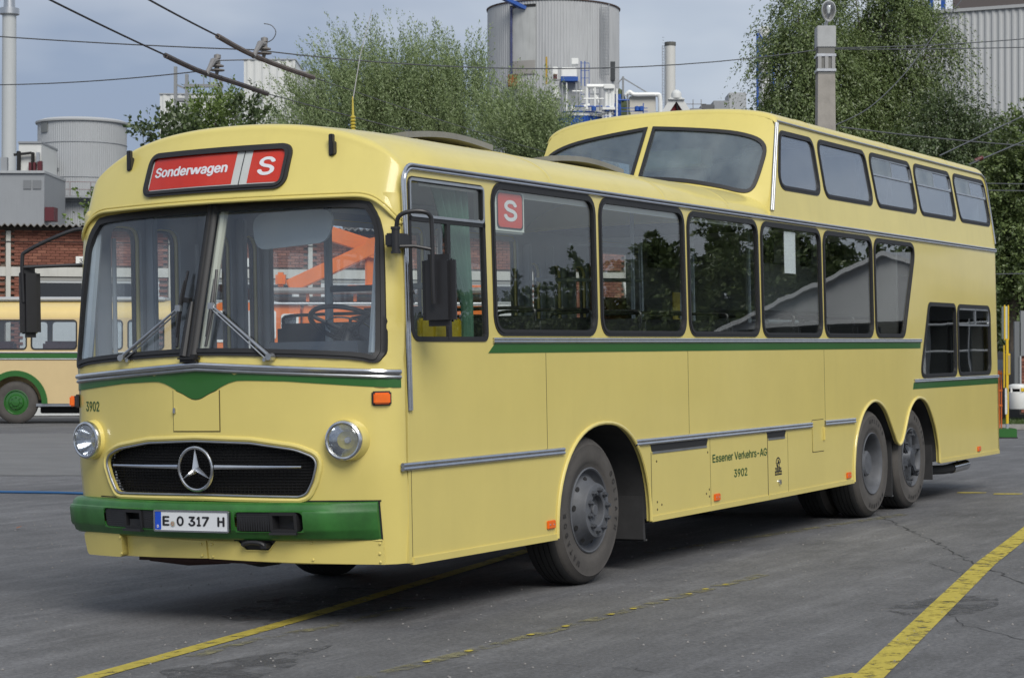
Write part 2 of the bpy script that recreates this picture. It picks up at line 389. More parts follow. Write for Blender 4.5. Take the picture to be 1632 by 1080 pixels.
def paintmat(name, col, wear, sc_=9):
    m = bpy.data.materials.new(name); m.use_nodes = True; t = m.node_tree; b = t.nodes['Principled BSDF']; b.inputs['Base Color'].default_value = (*col, 1); b.inputs['Roughness'].default_value = .8
    tcn = t.nodes.new('ShaderNodeTexCoord'); n = t.nodes.new('ShaderNodeTexNoise'); n.inputs['Scale'].default_value = sc_; n.inputs['Detail'].default_value = 9; n.inputs['Roughness'].default_value = .75; t.links.new(tcn.outputs['Object'], n.inputs[0])
    r = t.nodes.new('ShaderNodeMapRange'); r.inputs[1].default_value = wear-.07; r.inputs[2].default_value = wear+.07; t.links.new(n.outputs[0], r.inputs[0]); t.links.new(r.outputs[0], b.inputs['Alpha'])
    n2 = t.nodes.new('ShaderNodeTexNoise'); n2.inputs['Scale'].default_value = 25; n2.inputs['Detail'].default_value = 6; t.links.new(tcn.outputs['Object'], n2.inputs[0])
    r2 = t.nodes.new('ShaderNodeMapRange'); r2.inputs[3].default_value = .6; r2.inputs[4].default_value = 1.3; t.links.new(n2.outputs[0], r2.inputs[0])
    s_ = t.nodes.new('ShaderNodeVectorMath'); s_.operation = 'SCALE'; s_.inputs[0].default_value = col; t.links.new(r2.outputs[0], s_.inputs['Scale']); t.links.new(s_.outputs[0], b.inputs['Base Color'])
    return m
LNY = paintmat('worn_yellow_line_paint', (.42, .34, .05), .40); LNF = paintmat('faded_yellow_line_paint', (.205, .19, .105), .535, 6); LNB = paintmat('bright_yellow_line_paint', (.46, .37, .05), .43, 7)
def strip(name, pts, w, m, o=.004):
    poly = []; L = []; R = []
    for i, p in enumerate(pts):
        a = Vector(pts[max(0, i-1)]); b = Vector(pts[min(len(pts)-1, i+1)]); t = (b-a).normalized(); n = Vector((-t.y, t.x)); ww = w[i] if isinstance(w, list) else w
        L.append(tuple(Vector(p)+n*ww/2)); R.append(tuple(Vector(p)-n*ww/2))
    return ground_patch(name, L+R[::-1], m, o, .35)
strip('line_marking', [(-5.6, .40), (-4.71, .565), (-2.3, .90), (1.8, 1.60), (4.0, 2.0)], .12, LNY)
strip('line_marking', [(2.2, .62), (3.38, .40), (5.1, .095), (6.6, -.15)], .13, LNF)
strip('line_marking', [(-4.2, -.76), (-2.14, -.83), (0, -.84), (.95, -.87)], .11, LNF)
strip('line_marking', [(-6.6, -.95), (-4.2, -.77)], .11, LNF)
strip('line_marking', [(-3.9, .52), (-3.24, .61), (-2.6, .52), (-1.6, .55)], .10, LNF)
strip('line_marking', [(-6.5, -3.66), (-3.30, -3.055), (2.13, -2.14), (4.8, -1.76), (8.5, -1.2)], .15, LNB, .005)
strip('line_marking', [(-3.5, -2.86), (-3.2, -2.975)], .09, LNY)
for a, b in (((9.70, .24), (9.75, -.07)), ((9.58, -.20), (9.64, -.50))): strip('line_marking', [a, b], .16, LNB)
for x, y in ((-3.62, -.78), (-3.2, -.79), (-2.5, -.80), (-2.1, -.82), (-1.5, -.83), (-1.2, -.84), (-.7, -.84), (-.35, -.85), (-.05, -.84), (.25, -.86)):
    ground_patch('paint_fleck', rpoly([(x-.03, y-.02), (x+.03, y-.015), (x+.035, y+.02), (x-.02, y+.025)], .012, 2), LNB, .007, .1)
CRK = mat('crack_filler', (.038, .038, .039), .9)
def crack(pts, w):
    P = []
    for i in range(len(pts)-1):
        a = Vector(pts[i]); b = Vector(pts[i+1]); n = max(2, int((b-a).length/.09))
        for k in range(n): P.append(tuple(a.lerp(b, k/n)+Vector((random.gauss(0, .016), random.gauss(0, .02)))))
    m_ = MB()
    for i in range(len(P)-1):
        a = Vector(P[i]); b = Vector(P[i+1]); t = (b-a).normalized(); n = Vector((-t.y, t.x))*w*random.uniform(.15, .65)
        m_.quad(G3(*(a+n), .003), G3(*(a-n), .003), G3(*(b-n), .003), G3(*(b+n), .003))
    return m_.build('crack', CRK, yard, fix=False)
crack([(6.45, .09), (5.11, -.59), (3.44, -1.43), (2.07, -2.11), (.95, -2.73), (.1, -3.3)], .011)
crack([(2.6, -1.86), (2.1, -1.75), (1.4, -2.2), (1.1, -2.1)], .006)
crack([(-3.71, -.72), (-3.48, -1.15), (-3.44, -1.85), (-3.6, -2.4)], .004)
crack([(-.4, -2.3), (-.5, -2.6), (-1.2, -2.9), (-1.8, -3.5)], .006)
CONC = mat('pale_concrete', (.145, .145, .142), .9, 0, 0, (1.2, .14), (30, .2))
ap = [site(-24, 29), site(-1, 29), site(-1, 44), site(-24, 44)]
ground_patch('concrete_apron', [(p.x, p.y) for p in ap], CONC, .005, 1.5)
hose = MB(); hp = [Vector((6.4+.04*math.sin(k*.9)+.43*k/12, 12.6-2.6*k/12, 0)) for k in range(13)]; hp = [Vector((5.6, 15, 0))]+hp+[Vector((7.6, 8.4, 0))]
hose.tube([G3(p.x, p.y, .017) for p in hp], .016, 8); tag(hose.build('hose', mat('blue_hose_rubber', (.02, .09, .22), .5)), 'blue hose lying across the tarmac left of the yellow bus', 'hose')
lf = MB(); c0 = G3(2.57, 7.51, .012); lf.add([c0+Vector(v) for v in ((-.04, 0, 0), (0, -.02, .012), (.05, 0, .02), (0, .022, .01))], [(0, 1, 2, 3)])
tag(lf.build('fallen_leaf', mat('dry_leaf', (.22, .08, .03), .8)), 'small brown dry leaf lying on the tarmac left of the yellow bus', 'leaf')
# ================================================================ THE YELLOW BUS (built in its own frame: x to the rear, y across from the visible side, z up)
bus = thing('bus', 'ivory yellow one-and-a-half-deck bus with green waistband and Sonderwagen sign', 'bus')
bus.matrix_world = RB
HW = 1.2; CV = 1.2; C0 = -2.91; KK = .2; R0c = .2
W1_ = HW-.12
for _ in range(20): W1_ = HW-R0c*(1-math.sin(math.atan(2*KK*W1_)))
UC_ = C0+KK*W1_**2+R0c*math.cos(math.atan(2*KK*W1_))
def prof(w):
    a = abs(w)
    if a <= W1_: return C0+KK*a*a
    s = min(1, (a-(HW-R0c))/R0c)
    return UC_-R0c*math.sqrt(max(0, 1-s*s))
def F(w, z):
    g_ = 0
    if z < .95: g_ = .07*(.95-z)/.55
    elif 1.52 < z <= 1.63: g_ = -.012*math.sin((z-1.52)/.11*PI)
    if z > 1.63: g_ = .24*(z-1.63)/.9*(1-.74*min(1, abs(w)/HW)**4)
    return prof(w)+g_
def Gd(w, z):
    k = max(-.4, min(1.4, (z-2.5)/.5)); m = 1-.96*min(1, abs(w)/HW)**4; return prof(w)+.125*m+.09*(1-m)+.17*k+.03*k*k
def ff(w, z, o): return (F(w, z)-o, CV+w, z)
def fd(w, z, o): return (Gd(w, z)-o, CV+w, z)
def sn(u, z, o): return (u, -o, z)
def sf(u, z, o): return (u, 2*CV+o, z)
def vU(z): return max(0., .105*(z-2.76)/.85)
def un(u, z, o): return (u, vU(z)-o, z)
def uf(u, z, o): return (u, 2*CV-vU(z)+o, z)
def Hu(w, z): return 3.50+.53*(z-2.8)-(.26-.11*(z-3.1)/.6)*(1-(min(1.12, abs(w))/1.12)**2)
def fu(w, z, o): return (Hu(w, z)-o*.88, CV+w, z+o*.45)
def prof_r(w):
    a = abs(w); s = max(0, (a-(HW-.14))/.14); return 10.74-.14*(1-math.sqrt(max(0, 1-s*s)))
def fr(w, z, o): return (prof_r(w)-(.02*max(0, z-2.7)/.9)+o, CV+w*(1-max(0, vU(z))/HW), z)
def window(parent, corners, r, fn, gl, gw=.042, proud=.010, step=None, gname='side_window', recess=.006):
    o = rpoly(corners, r, 5); i = inset(o, gw); j = inset(o, gw*.45)
    w_ = MB(); w_.sheet([o, j], fn, proud*.55, .03, step); w_.sheet([j, i], fn, proud, .03, step)
    gob = w_.build(gname, BLK, parent)
    MB().sheet([inset(o, gw-.006)], fn, -recess, .005, step).build('pane', gl, gob)
    return gob
# ---- near side
arch1 = [(.17+.755*math.copysign(abs(math.cos(t))**.9, math.cos(t)), .37+.745*abs(math.sin(t))**.9) for t in [PI-PI*k/28 for k in range(29)]]
arch2 = catmull([(5.49, .38), (5.50, .55), (5.58, .79), (5.80, 1.02), (6.12, 1.115), (6.44, 1.03), (6.70, .80), (6.80, .70), (6.885, .665), (6.97, .70), (7.06, .80), (7.24, 1.01), (7.50, 1.11), (7.82, 1.05), (8.08, .82), (8.20, .60), (8.22, .42)], 5)
side = [(-2.492, .385)]+arch1+arch2+[(10.60, .41), (10.60, 2.735), (-2.36, 2.735), (-2.43, 2.69), (-2.465, 2.60), (-2.475, 2.4)]
SW = [[(-2.445, 2.665), (-1.515, 2.665), (-1.485, 1.685), (-2.43, 1.685)],
      [(-1.43, 2.70), (.09, 2.70), (.10, 1.72), (-1.41, 1.72)], [(.135, 2.70), (1.645, 2.70), (1.66, 1.72), (.145, 1.72)],
      [(1.685, 2.69), (3.175, 2.69), (3.20, 1.72), (1.70, 1.72)], [(3.225, 2.69), (4.71, 2.69), (4.73, 1.715), (3.235, 1.715)],
      [(4.755, 2.685), (6.16, 2.685), (6.165, 1.715), (4.765, 1.715)], [(6.19, 2.68), (7.57, 2.68), (7.13, 1.715), (6.205, 1.715)],
      [(7.95, 2.09), (8.955, 2.09), (8.96, 1.305), (7.60, 1.305)], [(8.985, 2.085), (10.33, 2.085), (10.33, 1.305), (8.985, 1.305)]]
SR = [[.05, .05, .05, .09]]+[.13]*6+[.1, .12]
holes = [inset(rpoly(c, r, 5), .02) for c, r in zip(SW, SR)]
MB().sheet([side]+holes, sn, 0, .03).build('body_side', YEL, bus)
for i in range(1, 8): window(bus, SW[i], SR[i], sn, GLS)
def sash(parent, x0, x1, z0, z1, xm, fn, m=ALU, r=.05, o=.004, open_dark=True):
    s_ = MB(); a = rr(x0, x1, z0, z1, r)
    s_.sheet([a, inset(a, .022)], fn, o, .012); s_.box(xm-.012, xm+.012, *sorted((fn(0, 0, o)[1] if fn is sn else 0, 0)), z0, z1) if False else None
    s_.sheet([[(xm-.012, z0+.01), (xm+.012, z0+.01), (xm+.012, z1-.01), (xm-.012, z1-.01)]], fn, o, .012)
    return s_.build('vent_frame', m, parent)
w9 = window(bus, SW[8], SR[8], sn, GLS); sash(w9, 9.03, 10.285, 1.85, 2.045, 9.72, sn)
# driver window
dwn = MB(); o_ = rpoly(SW[0], SR[0], 5); dwn.sheet([o_, inset(o_, .03)], sn, .006, .03)
dwn.sheet([[(-2.44, 2.425), (-1.505, 2.425), (-1.505, 2.40), (-2.44, 2.40)]], sn, .006, .02); dwn.sheet([[(-1.995, 1.70), (-1.955, 1.70), (-1.955, 2.40), (-1.995, 2.40)]], sn, .008, .02)
dwn = dwn.build('driver_window', BLK, bus)
a_ = rr(-2.43, -1.52, 2.425, 2.655, .03); MB().sheet([a_, inset(a_, .016)], sn, .011, .012).build('vent_frame', ALU, dwn)
MB().sheet([inset(o_, .025)], sn, -.006, .005).build('pane', GLS, dwn)
MB().lathe([(0, .012), (.014, .012), (.016, 0)], (-2.385, 0, 1.98), (0, -1, 0), 10).build('latch', ALU, dwn)
# arch lips, skirt rim
lip = MB(); lip.tube([sn(u, z, .004) for u, z in arch1], .014, 8); lip.tube([sn(u, z, .004) for u, z in arch2], .014, 8); lip.build('wheel_arch_lip', YEL, bus)
rim_ = MB()
for a, b, za, zb in ((-2.45, -.59, .395, .383), (.94, 3.30, .383, .383), (3.31, 5.48, .383, .39), (8.23, 10.58, .43, .42)):
    rim_.sheet([[(a, za-.022), (b, zb-.022), (b, zb+.018), (a, za+.018)]], sn, .009, .03)
rim_.build('skirt_rim', YEL, bus)
# mouldings
def mould(name, a, b, z0, z1, h, fn=sn, m=CHR):
    t_ = MB(); ra = h/2
    for k, (dz, hh) in enumerate(((h*.24, h*.27), (-h*.24, h*.27))):
        t_.tube([Vector(fn(a, z0+dz, .006)), Vector(fn(b, z1+dz, .006))], hh, 8, sx=1.0, sy=1.0)
    t_.sheet([[(a, z0-h*.42), (b, z1-h*.42), (b, z1+h*.42), (a, z0+h*.42)]], fn, .012, .012)
    return t_.build(name, m, bus)
mould('waist_moulding', -1.43, 7.665, 1.692, 1.690, .036); mould('waist_moulding', 7.40, 10.60, 1.283, 1.281, .036)
for a, b in ((-2.56, -.47), (.68, 4.37), (4.71, 5.54)): mould('rub_rail', a, b, .952, .948, .05)
GS = MB(); GS.sheet([[(-1.49, 1.612), (7.64, 1.612), (7.655, 1.674), (-1.40, 1.674)]], sn, .003, .003); GS.sheet([[(7.36, 1.20), (10.60, 1.20), (10.60, 1.264), (7.39, 1.264)]], sn, .003, .003)
GS.build('waist_stripe', GRN, bus)
def dripline(pts, off=.012):
    n = MB(); k = MB()
    P = [Vector(p) for p in pts]; A = []; B = []
    for i, p in enumerate(P):
        t = (P[min(i+1, len(P)-1)]-P[max(i-1, 0)]).normalized(); nn = Vector((-t.y, t.x)); A.append(p+nn*off); B.append(p-nn*off)
    return P, A, B
dp = [(-2.462, 1.28), (-2.475, 1.9), (-2.49, 2.5)]+[(-2.40+.095*math.cos(t), 2.625+.095*math.sin(t)) for t in [PI-PI/2*k/6 for k in range(7)]]+[(-1, 2.722), (3, 2.722), (7, 2.722), (10.60, 2.722)]
P_, A_, B_ = dripline(dp)
d_ = MB(); d_.tube([sn(p.x, p.y, .008) for p in A_], .0105, 8); d_.tube([sn(p.x, p.y, .008) for p in B_], .0105, 8); dr = d_.build('drip_rail', CHR, bus)
MB().tube([sn(p.x, p.y, .003) for p in P_], .007, 6).build('rail_groove', BLK, dr)
# panel joints, hatches
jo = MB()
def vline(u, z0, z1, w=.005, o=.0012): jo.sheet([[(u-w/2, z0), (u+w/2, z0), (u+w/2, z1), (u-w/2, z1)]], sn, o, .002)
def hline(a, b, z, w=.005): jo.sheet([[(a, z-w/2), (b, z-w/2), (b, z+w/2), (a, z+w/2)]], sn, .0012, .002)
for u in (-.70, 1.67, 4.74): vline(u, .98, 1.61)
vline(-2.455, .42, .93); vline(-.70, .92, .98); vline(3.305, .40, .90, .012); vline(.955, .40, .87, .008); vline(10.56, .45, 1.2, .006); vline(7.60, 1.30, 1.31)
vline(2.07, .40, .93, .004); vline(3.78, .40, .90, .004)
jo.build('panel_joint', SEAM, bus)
fl = MB(); q = rr(4.395, 4.685, .71, .985, .012); fl.sheet([q], sn, .006, .008); fl.box(4.655, 4.675, -.026, -.004, .80, .92, .004); fo = fl.build('filler_flap', YEL, bus)
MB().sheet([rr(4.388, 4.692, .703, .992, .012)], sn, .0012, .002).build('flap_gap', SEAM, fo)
for a, b in ((.965, 2.0), (3.31, 3.71)):
    ps = MB(); ps.sheet([[(a-.02, .925), (b+.03, .925), (b, .875), (a, .875)]], sn, .002, .002); po = ps.build('vent_slot', BLK, bus)
    MB().sheet([[(a+.01, .858), (b, .858), (b, .874), (a+.01, .874)]], sn, .005, .008).build('slot_lip', ALU, po)
for u, z in ((-.68, .47), (2.18, .46), (5.33, .45), (9.73, .49)):
    k = MB().box(u-.055, u+.055, -.016, .0, z-.028, z+.028, .005).build('side_marker', ORG, bus)
    s_ = MB(); s_.lathe([(0, .018), (.006, .018), (.006, .015)], (u-.028, 0, z), (0, -1, 0), 8); s_.lathe([(0, .018), (.006, .018), (.006, .015)], (u+.028, 0, z), (0, -1, 0), 8); s_.build('screw', ALU, k)
rv = MB()
for u, z in ((1.05, .50), (1.05, .445), (1.13, .475), (1.98, .50), (2.04, .53), (2.04, .475), (1.05, .80), (2.02, .82)): rv.lathe([(0, .004), (.008, .003), (.009, 0)], (u, 0, z), (0, -1, 0), 8)
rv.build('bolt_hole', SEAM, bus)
for k in range(9): pass
lk = MB(); lk.lathe([(0, .012), (.022, .012), (.024, 0)], (3.56, 0, .495), (0, -1, 0), 14); lk.box(3.553, 3.567, -.022, -.01, .475, .515, .002); lk.build('lock', CHR, bus)
def ink(t, size): q = MB(); q.text(t, size, lambda x, y, o: (x, y, 0), align='LEFT'); return min(v[0] for v in q.v), max(v[0] for v in q.v), min(v[1] for v in q.v), max(v[1] for v in q.v)
TS = .118; fu0, fu1, _, _ = ink('Essener Verkehrs-AG', TS); _, pe, _, _ = ink('Essener Ver', TS); s0_, s1_, _, _ = ink('ehrs-AG', TS); _, _, ly, _ = ink('x', TS); _, _, _, hy = ink('h', TS)
kx_ = 1.17/(fu1-fu0); X0 = 2.70-1.17/2
def lw(x, y, o): return sn(X0+x, .765+y, o)
lt_ = MB(); wpre = (pe-fu0)*kx_; wsuf = (s1_-s0_)*kx_
lt_.text('Essener Ver', TS, lambda x, y, o: lw(wpre/2+x, y, o), 1, .0030, .0015, fit=wpre); lt_.text('ehrs-AG', TS, lambda x, y, o: lw(1.17-wsuf/2+x, y, o), 1, .0030, .0015, fit=wsuf)
k0, k1 = wpre+.008, 1.17-wsuf-.007; ym = ly+(hy-ly)*.40; xh = ly+(hy-ly)*.72
for i, P in enumerate((((k0, ly), (k0+.016, ly), (k0+.016, hy), (k0, hy)), ((k0+.012, ym-.012), (k0+.030, ym), (k1, xh), (k1-.018, xh)), ((k0+.022, ym+.006), (k0+.034, ym+.012), (k1+.002, ly), (k1-.016, ly)))):
    lt_.sheet([list(P)], lw, .0015+.0002*i, 0)                       # the letter k, stroke by stroke
lt_.build('lettering', TXTG, bus)
MB().text('3902', .118, lambda x, y, o: sn(2.70+x, .625+y, o), 1.0, .0030, .0015, fit=.28).build('lettering', TXTG, bus)
em = MB(); ec = (3.545, .655)
def ep(x, y, o): return sn(ec[0]+x*.8, ec[1]+y*.74, o)
em.sheet([[(.070*math.cos(PI*k/14), .070*math.sin(PI*k/14)) for k in range(15)]+[(.054*math.cos(PI*k/14), .054*math.sin(PI*k/14)) for k in range(14, -1, -1)]], ep, .0015, .001)
for x0, x1, y0, y1 in ((-.10, .10, -.135, -.085), (-.085, -.05, -.075, -.045), (-.035, .0, -.075, -.02), (.012, .045, -.075, -.035), (.055, .085, -.075, -.05), (-.05, -.02, -.035, .005), (-.012, .015, -.01, .04), (.02, .04, -.025, .02), (-.06, .06, -.082, -.077)):
    em.sheet([[(x0, y0), (x1, y0), (x1, y1), (x0, y1)]], ep, .0015, .001)
em = em.build('coachbuilder_emblem', TXTK, bus)
MB().text('GEBR. LUDEWIG', .036, lambda x, y, o: ep(x, -.111+y, o), .78, .0006, .0025, fit=.18).build('emblem_lettering', YEL, em)
# ---- far side
fside = [(-2.49, .385)]+arch1+arch2+[(10.60, .41), (10.60, 2.735), (-2.25, 2.735), (-2.40, 2.60), (-2.455, 2.45)]
FW = [[(a, zt), (b, zt), (b, zb_), (a, zb_)] for a, b, zt, zb_ in ((-2.31, -1.98, 2.50, .62), (-1.88, -1.56, 2.50, .62), (-1.18, -.97, 2.50, .62), (-.86, -.64, 2.50, .62), (-.54, 1.72, 2.68, 1.60), (1.82, 3.34, 2.68, 1.62), (3.52, 3.78, 2.45, .8), (3.96, 4.20, 2.45, .8), (4.42, 4.72, 2.45, .8))]
FW += [[(4.92, 2.62), (6.62, 2.62), (6.30, 2.13), (4.92, 2.13)], [(8.98, 2.085), (10.33, 2.085), (10.33, 1.305), (8.98, 1.305)]]
MB().sheet([fside]+[inset(rpoly(c, .1, 4), .02) for c in FW], sf, 0, .04).build('body_side', YEL, bus)
for c in FW: window(bus, c, .1, sf, GLF, gname='far_window' if c[2][1] > 1 else 'door_window', gw=.03)
# inner lining of the far side: blue-grey door leaves and pillars
ln = MB(); ln.sheet([[(-2.45, .5), (4.75, .5), (4.75, 2.72), (-2.45, 2.72)]]+[inset(rpoly(c, .1, 4), .008) for c in FW[:9]], sf, -.045, .02)
for u in (-2.2, -2.16): pass
ln.build('side_lining', GREYP, bus)
dl = MB()
for u in (-1.93, -1.36, -.915, -.595, 3.43, 3.87, 4.31):
    dl.box(u-.025, u+.025, 2.26, 2.335, .6, 2.6, .01)
for u in (-1.45, -2.33): dl.tube([(u, 2.29, .9), (u, 2.29, 2.4)], .015, 8)
dl.build('door_frame', mat('door_frame_highlight', (.30, .33, .36), .45), bus)  # paler than the lining, to imitate vertical highlights on the posts
# ---- front
wsp = [(-1.149, 1.70), (-1.14, 1.60), (-1.10, 1.563), (-.97, 1.586), (-.5, 1.612), (0, 1.626), (.5, 1.612), (.97, 1.586), (1.10, 1.563), (1.14, 1.60), (1.149, 1.70), (1.123, 2.217), (1.10, 2.37), (1.044, 2.478), (.95, 2.526), (.5, 2.541), (0, 2.543), (-.5, 2.541), (-.95, 2.526), (-1.044, 2.478), (-1.10, 2.37), (-1.123, 2.217)]
wsp = catmull(wsp, 3, True)
grl = rpoly([(-.64, .787), (0, .797), (.68, .792), (.725, .80), (.77, .88), (.815, 1.01), (.68, 1.064), (.40, 1.104), (.02, 1.117), (-.36, 1.104), (-.64, 1.064), (-.775, 1.01), (-.735, .88), (-.69, .80)], [.05, .3, .05, .06, .2, .06, .3, .4, .4, .4, .3, .06, .2, .06], 5)
fo_ = [(-1.197, .385), (-1.11, .385), (-.62, .39), (0, .412), (.66, .40), (1.06, .395), (1.197, .39), (1.197, 2.56), (.6, 2.60), (-.6, 2.60), (-1.197, 2.56)]
MB().sheet([fo_, inset(wsp, .02), inset(grl, .006)], ff, 0, .025, .075).build('front_panel', YEL, bus, 50)
# windscreen gasket, panes and centre post
w_ = MB(); i1 = inset(wsp, .02); i2 = inset(wsp, .045); w_.sheet([wsp, i1], ff, .010, .03, .07); w_.sheet([i1, i2], ff, .018, .04, .07)
zt = [1.62+.92*k/10 for k in range(11)]
w_.tube([ff(.035-.0*z, z, .012) for z in zt], .04, 8, sx=1.0, sy=.55, up=(1, 0, 0)); w_.tube([ff(.035, z, .034) for z in zt], .012, 6)
wgo = w_.build('windscreen', BLK, bus, 50)
top_in = inset(wsp, .04)
for sg, nm in ((1, 'pane'), (-1, 'pane')):
    lo = [(w, z) for w, z in top_in if (w-.035)*sg > .02]
    lo.sort(key=lambda p: math.atan2(p[1]-2.08, p[0]-.6*sg))
    ed = [(.035+.02*sg, 1.626+.04), (.035+.02*sg, 2.50)]
    lp = sorted(lo+ed, key=lambda p: math.atan2(p[1]-2.08, p[0]-.6*sg))
    MB().sheet([lp], ff, .002, .006, .09).build(nm, GLW, wgo, 60)
cp = MB(); cp.tube([ff(-.02, z, -.035) for z in zt], .028, 8); cp.build('centre_post', mat('cream_post_paint', (.50, .49, .38), .5), wgo)
# A-pillar inner trims
ap_ = MB()
for sg in (-1, 1): ap_.tube([ff(1.07*sg, z, -.05) for z in zt], .035, 8)
ap_.build('inner_pillar', mat('pale_blue_pillar', (.30, .34, .37), .4), bus)
# belt moulding and green belt with centre peak
def zb(w): return 1.566-.055*abs(w)
ws_ = [-1.195+2.39*k/60 for k in range(61)]
b_ = MB(); b_.tube([ff(w, zb(w)+.008, .010) for w in ws_], .0165, 8); b_.build('belt_moulding', CHR, bus)
b2 = MB(); b2.tube([ff(w, zb(w)-.022, .006) for w in ws_], .012, 8); b2.build('belt_moulding', ALU, bus)
def zg(w):
    a = abs(w-.015)
    pts = [(0, 1.366), (.03, 1.370), (.06, 1.382), (.10, 1.402), (.145, 1.418), (.19, 1.442), (.24, 1.462), (.29, 1.4735), (.36, 1.474), (.6, 1.466), (1.06, 1.428), (1.3, 1.41)]
    for (x0, y0), (x1, y1) in zip(pts, pts[1:]):
        if a <= x1: return y0+(y1-y0)*(a-x0)/(x1-x0)
    return 1.41
wf = [-1.195+2.39*k/120 for k in range(121)]
gb = MB(); gb.grid([[ff(w, zb(w)-.03+(zg(w)-zb(w)+.03)*k/4, .004) for k in range(5)] for w in wf]); gb.build('green_belt', GRN, bus)
# bonnet flap
fq = [(-.150, 1.178), (.186, 1.178)]; tp = [(w, zg(w)-.006) for w in [.186-.336*k/24 for k in range(25)]]
fp = MB().sheet([fq+tp], ff, .005, .006, .06).build('bonnet_flap', YEL, bus, 50)
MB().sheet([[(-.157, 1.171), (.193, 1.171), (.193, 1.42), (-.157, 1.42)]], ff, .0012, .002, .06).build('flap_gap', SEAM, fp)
MB().box(F(.17, 1.3)-.02, F(.17, 1.3)+.0, CV+.166, CV+.184, 1.283, 1.317, .004).build('flap_latch', CHR, fp)
# grille
gf = MB(); gd_ = densify(grl, .06); gf.tube([ff(w, z, .006) for w, z in gd_], .0075, 8, closed=True); gfo = gf.build('grille', MOULD, bus)
gy = MB(); g2 = densify(inset(grl, -.022), .06); gy.tube([ff(w, z, -.002) for w, z in g2], .017, 8, closed=True); gy.build('grille_surround', YEL, bus)
bk = MB(); bk.sheet([inset(grl, -.005)], ff, -.07, .01, .12); bk.build('grille_back', BLK, gfo)
gm = MB()
def grlspan(z):
    xs = [];
    for i in range(len(gd_)):
        a = gd_[i]; b = gd_[(i+1) % len(gd_)]
        if (a[1]-z)*(b[1]-z) < 0: xs.append(a[0]+(b[0]-a[0])*(z-a[1])/(b[1]-a[1]))
    return (min(xs), max(xs)) if len(xs) > 1 else None
for k in range(18):
    z = .805+.0175*k; sp = grlspan(z)
    if sp:
        n = 16; gm.tube([ff(sp[0]+(sp[1]-sp[0])*i/n, z, -.035) for i in range(n+1)], .004, 5)
for k in range(62):
    w = -.74+.0255*k
    zz = [p for p in (grlz for grlz in np.arange(.79, 1.12, .01)) if pip([(w, p)], [grl])[0]]
    if zz: gm.tube([ff(w, zz[0], -.032), ff(w, zz[-1], -.032)], .003, 4)
gm.build('grille_mesh', mat('grille_black', (.008, .008, .009), .85, 0, 0, None, None, .15), gfo)
st = MB(); sc_ = (.012, .952)
st.tube([ff(sc_[0]+.122*math.cos(2*PI*k/48), sc_[1]+.127*math.sin(2*PI*k/48), .024) for k in range(48)], .0105, 10, closed=True)
ctr = ff(*sc_, .055)
for k in range(3):
    a = PI/2+2*PI*k/3; tip = ff(sc_[0]+.119*math.cos(a), sc_[1]+.124*math.sin(a), .026)
    l_ = ff(sc_[0]+.024*math.cos(a+PI/3), sc_[1]+.025*math.sin(a+PI/3), .016); r_ = ff(sc_[0]+.024*math.cos(a-PI/3), sc_[1]+.025*math.sin(a-PI/3), .016)
    st.add([ctr, tip, l_, r_], [(0, 2, 1), (0, 1, 3), (1, 2, 3)])
st.build('radiator_star', CHR, gfo, 20)
for sg in (1, -1):
    t_ = MB(); a0, a1 = .135*sg+.012, .70*sg+.022
    t_.tube([ff(a0+(a1-a0)*k/10, .964, .012) for k in range(11)], [.017-.0095*k/10 for k in range(11)], 8); t_.build('grille_bar', CHR, gfo)
# bumper
def bd(z):
    P = [(.528, .0), (.533, .045), (.548, .066), (.575, .072), (.582, .082), (.60, .088), (.69, .088), (.705, .082), (.712, .070), (.735, .062), (.75, .045), (.757, .0)]
    for (z0, d0), (z1, d1) in zip(P, P[1:]):
        if z <= z1: return d0+(d1-d0)*(z-z0)/(z1-z0)
    return 0
def fb(w, z, o): return (F(w, z)-bd(z)*(1 if w > -.75 else 1-.72*min(1, (-.75-w)/.34))-o, CV+w+(.05 if w > 1.0 else 0)*min(1, (w-1.0)/.15)*bd(z)/.085, z)
bz = [.528, .533, .548, .575, .582, .60, .69, .705, .712, .735, .75, .757]
V1 = rr(.28, .79, .588, .702, .03); V2 = rr(-.70, -.275, .585, .702, .03)
bo = []
lo_ = [(-1.09+2.27*k/34, .528) for k in range(35)]; hi_ = [(1.18-2.27*k/34, .757) for k in range(35)]
bump = MB()
def bseg(w0, w1, zs=bz):
    n = max(1, int(abs(w1-w0)/.06)+1); bump.grid([[fb(w0+(w1-w0)*k/n, z, 0) for z in zs] for k in range(n+1)])
bseg(-1.09, -.70); bseg(-.275, .28); bseg(.79, 1.19)
for a, b, V in ((-.70, -.275, V2), (.28, .79, V1)):
    bseg(a, b, [z for z in bz if z <= .582]); bseg(a, b, [.705, .712, .735, .75, .757])
    bump.sheet([[(a, .582), (b, .582), (b, .705), (a, .705)], V], lambda w, z, o: (F(w, z)-.086-o, CV+w, z), 0, .03, .06)
for w in (-1.09, 1.19):
    e = [fb(w, z, 0) for z in bz]; bump.add(e+[(F(w, .64)+.02, CV+w, .64)], [(i, i+1, len(bz)) for i in range(len(bz)-1)])
bmo = bump.build('bumper', BMPG, bus, 40)
be = MB(); be.sheet([[(-1.098, .524), (-1.089, .524), (-1.089, .758), (-1.098, .758)]], ff, .004, .004); be.sheet([[(-1.105, .757), (.9, .762), (.9, .768), (-1.105, .765)]], ff, .003, .003, .1); be.build('bumper_gap', DARK, bmo)
